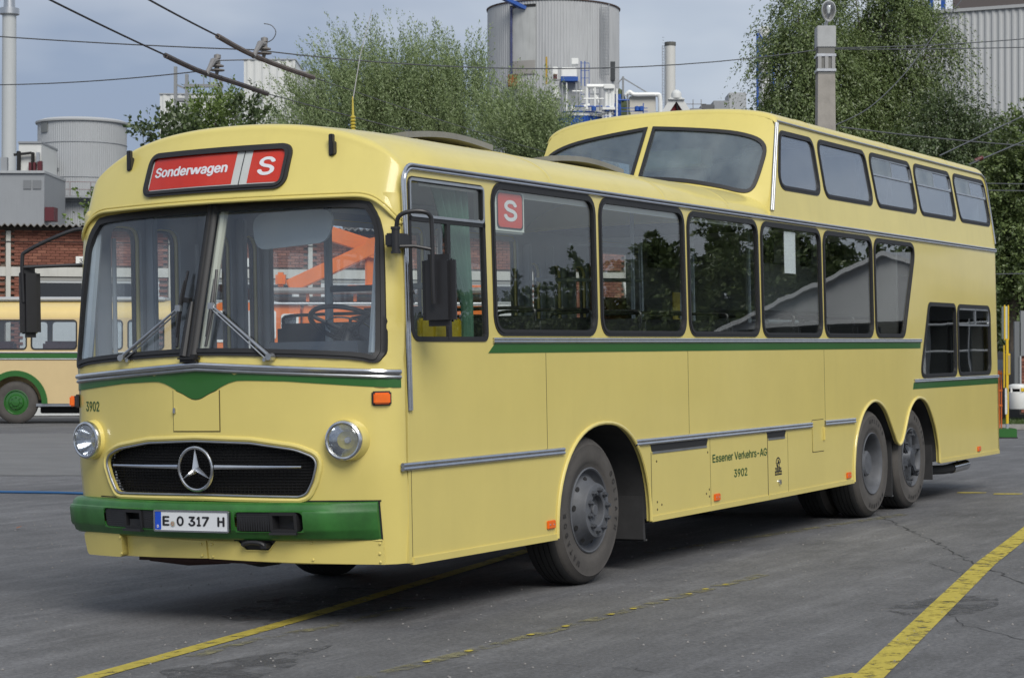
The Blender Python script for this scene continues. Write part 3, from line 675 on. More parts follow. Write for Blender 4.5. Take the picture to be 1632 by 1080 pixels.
for (a, b), V, lamp in (((-.70, -.275), V2, (-.665, -.50)), ((.28, .79), V1, (.43, .59))):
    vb = MB(); vb.sheet([inset(V, -.004)], lambda w, z, o: (F(w, z)-.02-o, CV+w, z), 0, .005, .08)
    lo, hi = min(p[0] for p in V)+.006, max(p[0] for p in V)-.01
    for k in range(8):
        z = .597+.0135*k
        for s0, s1 in ((lo, lamp[0]), (lamp[1], hi)):
            if s1-s0 > .03: vb.bar((F(s0, z)-.075, CV+s0, z), (F(s1, z)-.075, CV+s1, z), .007, .012)
    if a < 0:
        for k in range(14): w = -.49+.0155*k; vb.bar((F(w, .64)-.078, CV+w, .59), (F(w, .64)-.078, CV+w, .70), .006, .005)
    q = rr(lamp[0], lamp[1], .583, .70, .012); vb.sheet([q, inset(q, .018)], lambda w, z, o: (F(w, z)-.088-o, CV+w, z), 0, .06, .06)
    vb.bar((F(lamp[0], .58)-.094, CV+lamp[0], .577), (F(lamp[1], .58)-.094, CV+lamp[1], .577), .03, .014)
    vb.box(F(lamp[0], .64)-.04, F(lamp[0], .64)-.01, CV+lamp[0]+.05, CV+lamp[1]-.03, .60, .64)
    vb.build('bumper_vent', BLKP, bmo)
# number plate
pc = MB(); pw0, pw1 = -.258, .286; px0 = F(pw0, .645)-.112; px1 = F(pw1, .645)-.128
def fp_(w, z, o): k = (w-pw0)/(pw1-pw0); return (px0+(px1-px0)*k-o-.012*(.0), CV+w, z)
pq = rr(pw0, pw1, .580, .710, .012); MB().sheet([pq], fp_, .0, .012).build('plate_backing', BLKP, bus)
plo = MB().sheet([inset(pq, .008)], fp_, .004, .004).build('number_plate', PLATEW, bus)
MB().sheet([pq, inset(pq, .010)], fp_, .008, .01).build('plate_frame', CHR, plo)
MB().sheet([rr(.232, .275, .592, .699, .004)], fp_, .0055, .001).build('country_band', EUBL, plo)
MB().text('D', .032, lambda x, y, o: fp_(.254-x, .612+y, o), 1, .0008, .008).build('plate_lettering', TXTW, plo)
for ch, w in (('E', .197), ('O', .092), ('3', .007), ('1', -.042), ('7', -.091), ('H', -.201)):
    MB().text(ch, .104, lambda x, y, o, w=w: fp_(w-x, .645+y, o), .80, .0040, .0062, fit=(.024 if ch == '1' else .044)).build('plate_lettering', TXTK, plo)
sl = MB(); sl.lathe([(0, .002), (.017, .002)], fp_(.146, .628, .006), (-1, 0, 0), 16); sl.build('inspection_seal', mat('seal_grey', (.38, .42, .36), .5), plo)
s2 = MB()
for k in range(6): s2.lathe([(0, .003), (.004, .003)], fp_(.146+.008*math.cos(k), .628+.009*math.sin(k*2.1), .0075), (-1, 0, 0), 6)
s2.build('seal_mark', mat('seal_colour', (.45, .2, .12), .6), plo)
# headlights
for sg in (1, -1):
    c_ = Vector(ff(.940*sg, 1.117, -.012)); axd = Vector((-1, .16*sg, .0)).normalized()
    hb = MB().lathe([(.130, -.03), (.124, .02), (.118, .050), (.114, .062), (.10, .062)], c_, axd, 36); ho = hb.build('headlight', YEL, bus)
    MB().lathe([(.106, .052), (.116, .060), (.119, .072), (.114, .086), (.104, .092), (.096, .088), (.094, .07)], c_, axd, 36).build('headlight_rim', CHR, ho)
    MB().lathe([(.02, -.02), (.04, .0), (.07, .03), (.096, .078)], c_, axd, 28).build('reflector', REFL, ho)
    bl_ = MB(); bl_.lathe([(0, .03), (.016, .028), (.02, .01), (.02, -.02)], c_, axd, 12); bl_.build('bulb', mat('bulb_glass', (.6, .6, .6), .2), ho)
    ln_ = MB(); ln_.lathe([(0, .108), (.04, .106), (.075, .098), (.097, .084)], c_, axd, 28); ln_.lathe([(0, .104), (.04, .102), (.075, .094), (.096, .080)], c_, axd, 28); ln_.build('lens', LENS, ho)
    sx_ = MB().lathe([(0, .01), (.008, .008), (.009, 0)], c_+axd*.088+Vector((0, -.108 if sg > 0 else .108, .01)), axd, 8).build('screw', ALU, ho)
# indicators
for w in (-1.118, 1.165):
    a = Vector(ff(w-.052, 1.357, 0)); b = Vector(ff(w+.052 if w < 0 else 1.1955, 1.357, 0)); t = (b-a).normalized(); n = Vector((-t.y, t.x, 0))
    if n.x > 0: n = -n
    c_ = (a+b)/2; M = Matrix((t, n, Vector((0, 0, 1)))).transposed().to_4x4(); M.translation = c_
    if w > 0: M = Matrix.Translation((-.0, .02, 0)) @ M
    ib = MB().box(-.058, .058, -.005, .022, -.042, .042, .008, M).build('indicator', BLKP, bus)
    MB().box(-.049, .049, .018, .055 if w > 0 else .042, -.033, .033, .008, M).build('indicator_lens', ORG, ib)
MB().text('3902', .115, lambda x, y, o: ff(.955-x, 1.325+y, o), 1.0, .002, .002, fit=.15).build('lettering', TXTG, bus)
# valance details
va = MB()
va.sheet([[(-1.10, .385), (-.02, .412), (-.02, .518), (-.235, .518), (-.285, .468), (-.435, .468), (-.485, .524), (-1.10, .530)]], ff, .012, .012, .1)
va.sheet([[(-.005, .413), (.66, .402), (.66, .535), (-.005, .519)]], ff, .010, .010, .1)
va.sheet([rpoly([(.672, .398), (1.06, .392), (1.09, .535), (.672, .545)], .03, 3)], ff, .055, .06, .08)
va.build('valance', YEL, bus, 40)
th = MB(); th.sheet([[(-.50, .455), (-.23, .455), (-.20, .53), (-.52, .53)]], ff, .002, .01, .1); th.tube([ff(-.36+.07*math.cos(t), .50+.02*math.sin(t), .05) for t in [PI*k/8 for k in range(9)]], .014, 8); th.bar(ff(-.43, .50, .0), ff(-.43, .50, .06), .04, .03); th.build('tow_hook', BLKP, bus)
vt = MB(); vt.tube([ff(w, z, .014) for w, z in ((-.02, .517), (-.235, .517), (-.285, .467), (-.435, .467), (-.485, .523), (-1.10, .529))], .006, 6); vt.build('valance_edge', YEL, bus)
rv = MB()
for w, z in ((-1.08, .40), (-1.08, .45), (-1.085, .51), (-.70, .515), (-.70, .415), (.03, .50), (-.05, .50), (.03, .43), (-.05, .425), (.68, .52), (.68, .42)):
    rv.lathe([(0, .008), (.006, .007), (.009, 0)], ff(w, z, .012 if w < .6 else .055), (-1, 0, 0), 8)
rv.build('rivet', YEL, bus)
ub = MB(); ub.box(-2.60, -2.1, 1.0, 2.0, .355, .5, .05); ub.lathe([(.0, -.3), (.08, -.3), (.10, .0), (.08, .3), (0, .3)], (-2.42, 1.65, .415), (0, 1, 0), 18)
ub.build('sump_guard', mat('oxide_red_steel', (.05, .02, .017), .7), bus)
ub = MB(); ub.lathe([(0, -.16), (.13, -.13), (.15, 0), (.13, .13), (0, .16)], (-2.40, 1.12, .47), (0, 1, 0), 20); ub.build('air_tank', DARK, bus)
# dome
def arch(w, zb_=2.68, h=.36, e=2.4, hw=1.2): return zb_+h*max(0, 1-min(1, abs(w)/hw)**e)**(1/e)
def zl(w):
    a = abs(w)
    if a < .93: return 2.545
    t = min(1, (a-.93)/.27); return 2.545-.015*t-.17*t**2.6
dw = [1.195*math.sin(PI/2*(-1+2*k/64))**1 if False else 1.195*(-1+2*k/64) for k in range(65)]
dw = [1.195*math.copysign(1-(1-abs(x))**1.5, x) for x in [-1+2*k/72 for k in range(73)]]
rows = []
for w in dw:
    z0, z1 = zl(w), max(arch(w, 2.56, .475), zl(w)+.2); zt_ = z1-.045*min(1, (1.2-abs(w))/.3+.15); r_ = []
    for k in range(13): z = z0+(zt_-z0)*k/12; r_.append(fd(w, z, 0))
    xt = Gd(w, zt_)
    for k in range(1, 7): a = PI/2*k/6; r_.append((xt+.075*math.sin(a)*1.0+.0, CV+w, zt_+(z1-zt_)*(1-math.cos(a)) if False else zt_+(z1-zt_)*math.sin(a)))
    x_l = r_[-1][0]
    r_[-6:] = [(xt+.085*(1-math.cos(PI/2*k/6)), CV+w, zt_+(z1-zt_)*math.sin(PI/2*k/6)) for k in range(1, 7)]
    xl = r_[-1][0]; r_ += [(xl+(-1.95-xl)*k/5, CV+w, z1+(arch(w)-z1)*(1-(1-k/5)**2)) for k in range(1, 6)]
    rows.append(r_)
dm = MB(); dm.grid(rows)
dm.grid([[fd(w, zl(w), 0), (F(w, zl(w))+.02, CV+w, zl(w)+.004)] for w in dw])
dmo = dm.build('dome', YEL2, bus, 40)
dl_ = MB(); dl_.tube([fd(w, zl(w)+.004, .004) for w in dw[1:-1]], .010, 8); dl_.tube([fd(w, zl(w)+.026, .001) for w in dw[1:-1]], .006, 6); dl_.build('dome_lip', YEL2, bus)
# destination sign
sg_ = rr(-.508, .572, 2.612, 2.893, .07, 6); sgi = inset(sg_, .035)
so_ = MB(); so_.sheet([sg_, inset(sg_, .016)], fd, .018, .03, .07); so_.sheet([inset(sg_, .016), sgi], fd, .026, .04, .07); sgo = so_.build('destination_sign', BLK, bus, 50)
MB().sheet([inset(sg_, .03)], fd, .004, .006, .07).build('sign_blind', mat('sign_white_field', (.55, .57, .55), .5, 0, 0, (3, .1)), sgo)
MB().sheet([[(-.135, 2.655), (.525, 2.655), (.525, 2.858), (-.135, 2.858)]], fd, .006, .001, .07).build('red_field', RED, sgo)
MB().sheet([[(-.465, 2.655), (-.245, 2.655), (-.245, 2.860), (-.465, 2.860)]], fd, .006, .001, .07).build('red_field', RED, sgo)
MB().sheet([[(-.192, 2.645), (-.186, 2.645), (-.186, 2.862), (-.192, 2.862)]], fd, .006, .001, .07).build('field_divider', BLKP, sgo)
sgl = MB(); xb = MB(); xb.text('x', .112, lambda x, y, o: (x, y, o)); yb0, yb1 = min(v[1] for v in xb.v), max(v[1] for v in xb.v)
sgl.text('Sonder', .112, lambda x, y, o: fd(.345-x, 2.763+y, o), .74, .0042, .0085, fit=.292); sgl.text('agen', .112, lambda x, y, o: fd(.010-x, 2.763+y, o), .74, .0042, .0085, fit=.192)
for k in range(4):                                                  # the letter w, stroke by stroke
    x0 = .193-.0185*k-.002; za, zc = (2.763+yb1, 2.763+yb0) if k % 2 == 0 else (2.763+yb0, 2.763+yb1); hw = .0095
    sgl.sheet([[(x0+hw, za), (x0-hw, za), (x0-.0185-hw, zc), (x0-.0185+hw, zc)]], fd, .0086+.0002*k, 0)
sgl.build('sign_lettering', TXTW, sgo)
MB().text('S', .205, lambda x, y, o: fd(-.358-x, 2.757+y, o), .82, .006, .0085, fit=.10).build('sign_lettering', TXTW, sgo)
MB().sheet([inset(sg_, .032)], fd, .014, .003, .07).build('sign_glass', glass('sign_glass_mat', (.97, .97, .97), .02), sgo)
for w in (-.745, .78):
    l_ = MB(); c_ = Vector(fd(w, 2.855, 0)); l_.box(c_.x-.035, c_.x+.0, c_.y-.022, c_.y+.006, c_.z-.055, c_.z+.075, .005); l_.box(c_.x-.045, c_.x-.0, c_.y-.035, c_.y-.018, c_.z-.05, c_.z+.03, .005)
    l_.build('position_lamp', BLKP, bus)
# roof
rw = [1.2*math.copysign(1-(1-abs(x))**1.7, x) for x in [-1+2*k/56 for k in range(57)]]
ru = [-1.95, -1, 0, .9, 2, 3, 4.2]
rf = MB(); rf.grid([[(u, CV+w, arch(w)) for w in rw] for u in ru]); rf.build('lower_roof', YEL2, bus, 40, fix=False)
rs = MB()
for u in (-.55, 1.33, 2.6):
    rs.grid([[(u+d, CV+w*1.0005, arch(w)+e) for w in rw] for d, e in ((-.03, .0005), (-.026, .003), (.026, .003), (.03, .0005))])
rs.build('roof_seam', YEL2, bus, fix=False)
# ---- upper deck
US = [(3.475, 2.738), (3.93, 3.60), (10.45, 3.60), (10.58, 3.55), (10.60, 2.738)]
UW = [[(3.955, 3.52), (4.81, 3.52), (4.85, 2.99), (3.735, 2.985)], [(4.885, 3.525), (6.26, 3.525), (6.345, 2.985), (4.935, 2.98)], [(6.335, 3.525), (7.695, 3.525), (7.765, 2.985), (6.435, 2.98)], [(7.765, 3.525), (9.12, 3.525), (9.19, 2.985), (7.845, 2.98)], [(9.185, 3.525), (10.50, 3.525), (10.57, 2.99), (9.29, 2.985)]]
uh = [inset(rpoly(c, .12, 5), .02) for c in UW]
for fn, nm in ((un, 'near'), (uf, 'far')):
    MB().sheet([US]+uh, fn, 0, .03, .3).build('upper_side', YEL2, bus)
    for i, c in enumerate(UW):
        wo_ = window(bus, c, .12, fn, GLU if fn is un else GLF, gname='upper_window', step=.25)
        if fn is un and i >= 2:
            x0, x1 = c[0][0]+.035, c[1][0]-.03
            s_ = MB(); a = [(x0, 3.485), (x1, 3.485), (x1+.025, 3.30), (x0+.035, 3.30)]; a = rpoly(a, .03, 3); s_.sheet([a, inset(a, .016)], fn, .004, .012); xm = (x0+x1)/2+.02
            s_.sheet([[(xm-.008, 3.31), (xm+.008, 3.31), (xm+.008, 3.475), (xm-.008, 3.475)]], fn, .003, .010); s_.build('vent_frame', ALU, wo_)
            MB().sheet([[(xm+.01, 3.315), (x1+.0, 3.315), (x1-.012, 3.472), (xm+.01, 3.472)]], fn, -.012, .002).build('open_vent', mat('vent_gap_dark', (.012, .012, .012), .9), wo_)
            MB().sheet([[(x0+.03, 3.315), (xm-.01, 3.315), (xm-.01, 3.472), (x0+.016, 3.472)]], fn, .0005, .003).build('vent_pane', glass('pale_vent_glass', (.5, .55, .56), .10, .35, (.42, .47, .48)) if 'pale_vent_glass' not in MATS else MATS['pale_vent_glass'], wo_)
ud = MB(); ud.tube([un(3.935, 3.592, .008)]+[un(u, 3.588, .008) for u in (5, 7, 9, 10.40)]+[un(10.52, 3.56, .008), un(10.575, 3.47, .008), un(10.59, 3.1, .008), un(10.60, 2.80, .008)], .011, 8); ud.build('upper_drip_rail', ALU, bus)
us_ = MB(); us_.tube([un(3.50, 2.79, .006), un(3.905, 3.575, .006)], .011, 8); us_.tube([un(3.54, 2.79, .006), un(3.945, 3.575, .006)], .011, 8); uo = us_.build('raked_moulding', MOULD, bus)
MB().tube([un(3.52, 2.79, .002), un(3.925, 3.575, .002)], .007, 6).build('rail_groove', BLK, uo)
def hwu(z): return HW-vU(z)
def archu(w): return arch(w, 3.585, .165, 2.6, 1.105)
UR = [(3.752, .043, 3.597)]
near_ = [(-1.0, 3.44), (-.904, 3.487), (-.37, 3.566), (-.01, 3.602), (-.01, 3.105), (-.5, 3.052), (-.77, 2.998), (-.95, 2.945), (-1.03, 2.97), (-1.055, 3.05), (-1.082, 3.33)]
near = catmull([(-.01, 3.602), (-.37, 3.566), (-.72, 3.522), (-.93, 3.468), (-1.035, 3.405), (-1.072, 3.32), (-1.066, 3.19), (-1.050, 3.06), (-1.03, 2.988), (-.985, 2.95), (-.90, 2.958), (-.77, 2.995), (-.5, 3.052), (-.25, 3.085), (-.01, 3.105)], 3)
far = [(-w+.03, z) for w, z in near]
# front face of the upper deck: grid of columns from the roof line up, panes cut in
fcol = [(-1.17, 2.72), (1.17, 2.72), (1.155, 3.0), (1.125, 3.3), (1.098, 3.54)]
top = [(w, archu(w)-.05) for w in [1.07-2.14*k/30 for k in range(31)]]
fo_ = fcol+top+[(-1.098, 3.54), (-1.125, 3.3), (-1.155, 3.0)]
MB().sheet([fo_, inset(near, .012), inset(far, .012)], fu, 0, .03, .08).build('upper_front', YEL2, bus, 50)
for L in (near, far):
    w_ = MB(); w_.sheet([L, inset(L, .030)], fu, .010, .03, .07); go = w_.build('upper_windscreen', BLK, bus, 50)
    MB().sheet([inset(L, .026)], fu, -.004, .005, .09).build('pane', glass('upper_front_glass', (.66, .74, .76), .15, .20, (.38, .44, .46)) if 'upper_front_glass' not in MATS else MATS['upper_front_glass'], go)
rows = []
uw_ = [1.105*math.copysign(1-(1-abs(x))**1.7, x) for x in [-1+2*k/48 for k in range(49)]]
for w in uw_:
    z1 = archu(w); zt_ = z1-.05; x0 = Hu(w*1.0, zt_); r_ = [(x0+.10*(1-math.cos(PI/2*k/6)), CV+w, zt_+.05*math.sin(PI/2*k/6)) for k in range(7)]
    xs_ = [4.4, 5.2, 6.4, 8.0, 9.4, 10.2]; r_ += [(x, CV+w, z1) for x in xs_]
    r_ += [(10.40+.26*math.sin(PI/2*k/6), CV+w*(1-.02*k/6), z1-.16*(1-math.cos(PI/2*k/6))) for k in range(7)]
    rows.append(r_)
MB().grid(rows).build('upper_roof', YEL2, bus, 45)
us2 = MB()
for u in (4.75, 7.05, 9.1): us2.grid([[(u+d, CV+w*1.0005, archu(w)+e) for w in uw_] for d, e in ((-.03, .0005), (-.026, .003), (.026, .003), (.03, .0005))])
us2.build('roof_seam', YEL2, bus, fix=False)
# ---- rear
wr = [-1.2+2.4*k/60 for k in range(61)]
RWn = rr(-.9, .9, 1.5, 2.3, .12); RWu = rr(-.8, .8, 2.98, 3.45, .12)
MB().sheet([[(-1.2, .41), (1.2, .41), (1.2, 2.75), (1.2, 3.56), (-1.2, 3.56), (-1.2, 2.75)], inset(RWn, .02), inset(RWu, .02)], fr, 0, .02, .09).build('rear_panel', YEL2, bus, 50)
for L in (RWn, RWu):
    go = MB().sheet([L, inset(L, .04)], fr, .01, .03, .2).build('rear_window', BLK, bus); MB().sheet([inset(L, .035)], fr, -.004, .005, .2).build('pane', GLS, go)
for sg in (-1, 1):
    MB().box(10.72, 10.78, CV+sg*.95-.05, CV+sg*.95+.05, .75, .98, .01).build('tail_lamp', mat('red_lens', (.4, .01, .01), .25), bus)
rb = MB(); rb.tube([fr(w, 1.283, .012) for w in wr], .017, 8); rb.build('rear_moulding', CHR, bus)
rb = MB(); rb.grid([[fr(w, z, .004) for z in (1.20, 1.23, 1.264)] for w in wr]); rb.build('rear_stripe', GRN, bus)
rb = MB(); rb.tube([fr(w, 2.722, .01) for w in wr], .016, 8); rb.build('rear_drip_rail', ALU, bus)
ex = MB(); ex.tube([(8.3, .16, .33), (8.8, .13, .31), (9.10, .12, .31)], .05, 14); exo = ex.build('exhaust_pipe', DARK, bus)
ex = MB(); ex.tube([(9.05, .12, .31), (9.62, .12, .32)], .056, 16, cap=False); ex.tube([(9.05, .12, .31), (9.62, .12, .32)], .050, 16, cap=False); ex.bar((9.3, .12, .34), (9.3, .12, .5), .02, .02); ex.build('exhaust_tip', CHR, exo)
ub = MB(); ub.box(8.3, 10.55, .15, 2.25, .40, .62, .05); ub.box(10.1, 10.62, .2, 2.2, .36, .5, .04); ub.build('rear_underbody', DARK, bus)
# ---- underbody and wheel housings
ub = MB(); ub.box(-2.28, 10.5, .80, 1.60, .60, .66)
ub.box(-2.3, 10.3, .82, .92, .45, .62); ub.box(-2.3, 10.3, 1.48, 1.58, .45, .62); ub.box(1.1, 4.6, .45, 2.0, .40, .62, .04); ub.box(1.0, 2.1, .06, .3, .345, .40, .02); ub.tube([(0, .3, .515), (0, 2.1, .515)], .07, 10); ub.tube([(6.15, .3, .515), (6.15, 2.1, .515)], .09, 10); ub.tube([(7.39, .3, .515), (7.39, 2.1, .515)], .08, 10)
ub.lathe([(0, -.25), (.2, -.2), (.24, 0), (.2, .2), (0, .25)], (6.15, 1.2, .515), (1, 0, 0), 16)
ub.build('chassis', DARK, bus)
hs = MB()
for A in (arch1, arch2):
    for y0, y1 in ((.028, .78), (1.62, 2.372)):
        hs.grid([[(u+.0, y, z+.012) for y in (y0, y1)] for u, z in A]); yb = y1 if y0 < 1 else y0
        hs.sheet([[(A[0][0], .4)]+A[1:-1]+[(A[-1][0], .4)]], lambda u, z, o, yb=yb: (u, yb+o, z+.012), 0, .01)
hs.build('wheel_housing', mat('housing_grime', (.03, .03, .031), .9, 0, 0, (6, .3)), bus)
mf = MB(); mf.box(.93, .96, .06, .42, .22, 1.0); mf.box(.90, .93, .05, .44, .235, .55); mf.box(6.80, 6.82, .06, .42, .16, .72); mf.box(8.16, 8.18, .06, .42, .24, .6)
mfo = mf.build('mudflap', mat('mudflap_rubber', (.028, .028, .029), .85, 0, 0, (8, .3)), bus)
me_ = MB(); me_.box(.955, .965, .05, .44, .22, .232); me_.box(6.80, 6.825, .055, .425, .155, .168); me_.build('flap_edge', ALU, mfo)
# ---- wheels
R_ = .515
def tyre_prof(sign=1): return [(.285, -.03), (.292, -.005), (.30, .0), (.325, .001), (.33, .006), (.36, .012), (.41, .014), (.445, .008), (.455, .010), (.46, .004), (.485, -.014), (.497, -.03), (.499, -.036)]
def tread_prof():
    p = [(.499, -.036), (.508, -.046)]
    for a in (-.085, -.125, -.165, -.205): p += [(.515, a+.012), (.515, a+.004), (.503, a+.003), (.503, a-.003), (.515, a-.004)]
    return p+[(.513, -.245), (.500, -.262), (.47, -.285), (.38, -.30), (.285, -.28)]
def make_wheel(u, y, sgn, kind, words=None):
    ax = (0, -sgn, 0); c_ = (u, y, R_); rm = MB()
    if kind == 'front':
        rm.lathe([(.292, -.02), (.298, .004), (.290, .010), (.282, .004), (.272, -.03), (.258, -.045), (.245, -.040), (.20, .018), (.192, .045), (.185, .062), (.170, .066), (.112, .066), (.104, .060), (.100, .02), (.075, .01), (.042, .008), (.040, .045), (.034, .05), (0, .05)], c_, ax, 56)
    elif kind == 'dual':
        rm.lathe([(.292, -.02), (.298, .004), (.290, .010), (.282, .004), (.268, -.02), (.262, -.06), (.255, -.10), (.245, -.15), (.225, -.17), (.17, -.175), (.15, -.165), (.13, -.10), (.12, -.05), (.10, -.035), (0, -.03)], c_, ax, 56)
    else:
        rm.lathe([(.292, -.02), (.298, .004), (.290, .010), (.280, .002), (.268, -.02), (.262, -.05), (.258, -.11), (.10, -.12), (0, -.12)], c_, ax, 56)
    wo_ = rm.build('wheel', RIM, bus, 30)
    ty = MB().lathe(tyre_prof(), c_, ax, 72).build('tyre', TYRE, wo_, 50)
    tr_ = MB(); tr_.lathe(tread_prof(), c_, ax, 72); tr_.build('tread', TREAD, wo_, 30)
    nu = MB()
    if kind == 'front':
        for k in range(10):
            a = 2*PI*k/10+.2; x, z = .140*math.cos(a), .140*math.sin(a); nu.lathe([(0, .100), (.013, .100), (.015, .085), (.021, .084), (.022, .066)], (u+x, y, R_+z), ax, 6)
        nu.build('wheel_nut', HUBM, wo_)
        hl = MB()
        for k in range(10):
            a = 2*PI*k/10+.5; M = Matrix.Translation((u+.225*math.cos(a), y-sgn*(-.008), R_+.225*math.sin(a))) @ Matrix.Rotation(-a, 4, 'Y')
            pts = [M @ Vector((.012*math.cos(t)*(1.15), -sgn*(-.7*.012*math.cos(t)+.003), .020*math.sin(t))) for t in [2*PI*j/12 for j in range(12)]]; hl.add(pts, [tuple(range(12))])
        hl.build('hand_hole', DARK, wo_)
    elif kind == 'dual':
        for k in range(10):
            a = 2*PI*k/10; nu.lathe([(0, -.135), (.014, -.135), (.016, -.165)], (u+.19*math.cos(a), y, R_+.19*math.sin(a)), ax, 6)
        nu.tube([(u-.215, y-sgn*-.16, R_-.03), (u-.16, y-sgn*-.04, R_-.05), (u-.13, y-sgn*-.03, R_-.05)], .007, 6); nu.build('wheel_nut', HUBM, wo_)
    else:
        nu.lathe([(.16, -.11), (.14, -.05), (.10, .0), (.085, .02), (0, .025)], c_, ax, 20)
        for k in range(6):
            a = 2*PI*k/6+.35; ca, sa = math.cos(a), math.sin(a)
            nu.bar((u+.08*ca, y-sgn*-.03, R_+.08*sa), (u+.235*ca, y-sgn*-.035, R_+.235*sa), .075, .06, (0, 1, 0), .012)
            nu.lathe([(0, .03), (.014, .03), (.017, .0), (.024, -.002), (.026, -.03)], (u+.225*ca, y, R_+.225*sa), ax, 6)
            nu.lathe([(0, .012), (.03, .01), (.034, -.03)], (u+.262*ca, y, R_+.262*sa), ax, 8)
        nu.build('spider_hub', HUBM, wo_)
    if words:
        lt = MB()
        for wd, a0 in words:
            for i, ch in enumerate(wd):
                a = a0-i*.165
                lt.text(ch, .072, lambda x, yy, o, a=a: (u+(.407+yy)*math.cos(a-x/.41)*1., y-sgn*(.0155+o), R_+(.407+yy)*math.sin(a-x/.41)), .95, .003, .0005)
        lt.build('tyre_lettering', mat('tyre_letter_rubber', (.030, .028, .027), .8), wo_)
    return wo_
make_wheel(0, .045, 1, 'front', [('MATADOR', PI+1.02), ('GOLIATH', .62)])
make_wheel(6.155, .045, 1, 'dual', [('GOLIATH', 1.75), ('MATADOR', -.9)]); make_wheel(7.39, .045, 1, 'trilex', [('GOLIATH', 1.3), ('MATADOR', -.9)])
make_wheel(0, 2.355, -1, 'front'); make_wheel(6.155, 2.355, -1, 'dual'); make_wheel(7.39, 2.355, -1, 'trilex')
make_wheel(6.155, .385, 1, 'dual'); make_wheel(6.155, 2.015, -1, 'dual')
# ---- mirrors
m_ = MB(); m_.tube([(-2.655, -.045, 2.20), (-2.655, -.045, 2.345)], .024, 12); m_.tube([(-2.655, -.045, 2.195), (-2.655, -.045, 2.21)], .030, 12); m_.tube([(-2.655, -.045, 2.335), (-2.655, -.045, 2.35)], .029, 12); m_.box(-2.66, -2.50, -.05, .03, 2.235, 2.315, .01)
m_.tube(catmull([(-2.655, -.05, 2.34), (-2.66, -.07, 2.405), (-2.64, -.12, 2.432), (-2.60, -.19, 2.435), (-2.565, -.225, 2.41), (-2.555, -.23, 2.34), (-2.55, -.23, 2.0), (-2.545, -.23, 1.90)], 5), .013, 10)
m_.tube([(-2.65, -.05, 2.235), (-2.60, -.14, 2.235), (-2.555, -.225, 2.215)], .011, 8); mo = m_.build('mirror_arm', BLKP, bus)
M = Matrix.Translation((-2.465, -.222, 1.98)) @ Matrix.Rotation(.12, 4, 'Z')
MB().box(-.045, .045, -.105, .105, -.21, .21, .036, M).build('mirror_housing', BLKP, mo); MB().box(.042, .050, -.07, .07, -.185, .185, .003, M).build('mirror_glass', CHR, mo)
m_ = MB(); m_.tube([(-2.40, 2.43, 2.20), (-2.40, 2.43, 2.36)], .026, 12); m_.box(-2.43, -2.36, 2.36, 2.44, 2.23, 2.33, .01); m_.tube([(-2.40, 2.43, 2.19), (-2.40, 2.43, 2.21)], .032, 12)
m_.tube(catmull([(-2.40, 2.435, 2.35), (-2.405, 2.45, 2.44), (-2.43, 2.50, 2.465), (-2.50, 2.62, 2.42), (-2.59, 2.79, 2.33), (-2.605, 2.82, 2.27), (-2.60, 2.82, 2.0)], 5), .013, 10)
m_.tube([(-2.40, 2.44, 2.235), (-2.60, 2.82, 2.225)], .011, 8); mo = m_.build('mirror_arm', BLKP, bus)
M = Matrix.Translation((-2.56, 2.80, 1.995)) @ Matrix.Rotation(math.radians(60), 4, 'Z')
MB().box(-.03, .03, -.07, .07, -.225, .225, .034, M).build('mirror_housing', BLKP, mo); MB().box(.028, .036, -.058, .058, -.20, .20, .003, M).build('mirror_glass', CHR, mo)
# ---- wipers
for sg, pv, tp in ((1, (.60, 1.628), (.155, 1.918)), (-1, (-.515, 1.615), (-.09, 1.925))):
    wp = MB(); b0 = Vector(ff(*pv, .02)); t0 = Vector(ff(*tp, .055)); ofs = Vector((0, 0, .022))
    wp.tube([b0+Vector((-.02, 0, 0)), t0], [.012, .007], 8); wp.tube([b0+Vector((-.02, -.03*sg, -.012)), t0-ofs], .005, 6); wp.lathe([(0, .045), (.02, .045), (.024, 0)], b0+Vector((0.01, 0, -.005)), (-1, 0, 0), 12); wp.lathe([(0, .03), (.012, .03), (.014, 0)], b0+Vector((0.01, -.04*sg, -.02)), (-1, 0, 0), 10)
    wp.box(t0.x-.015, t0.x+.01, t0.y-.02, t0.y+.02, t0.z-.025, t0.z+.015, .004); wpo = wp.build('wiper_arm', ALU, bus)
    wb = MB(); bl = [(tp[0]-.015*sg+.012*sg*math.sin(k/8*PI), 1.68+.46*k/8) for k in range(9)]
    wb.tube([ff(w, z, .032) for w, z in bl], .009, 6); wb.tube([ff(w, z, .05) for w, z in bl[1:8]], [.004, .008, .011, .012, .011, .008, .004], 6); wb.build('wiper_blade', BLKP, wpo)
wb = MB(); wb.box(F(.05, 1.62)-.055, F(.05, 1.62)+.01, CV-.03, CV+.12, 1.588, 1.635, .018); wb.tube([ff(.075, z, .03) for z in (1.62, 1.75, 1.9, 1.95)], [.03, .028, .02, .012], 10); wb.bar(ff(.09, 1.96, .03), ff(.15, 1.965, .03), .03, .03); wb.build('wiper_boot', BLK, bus)
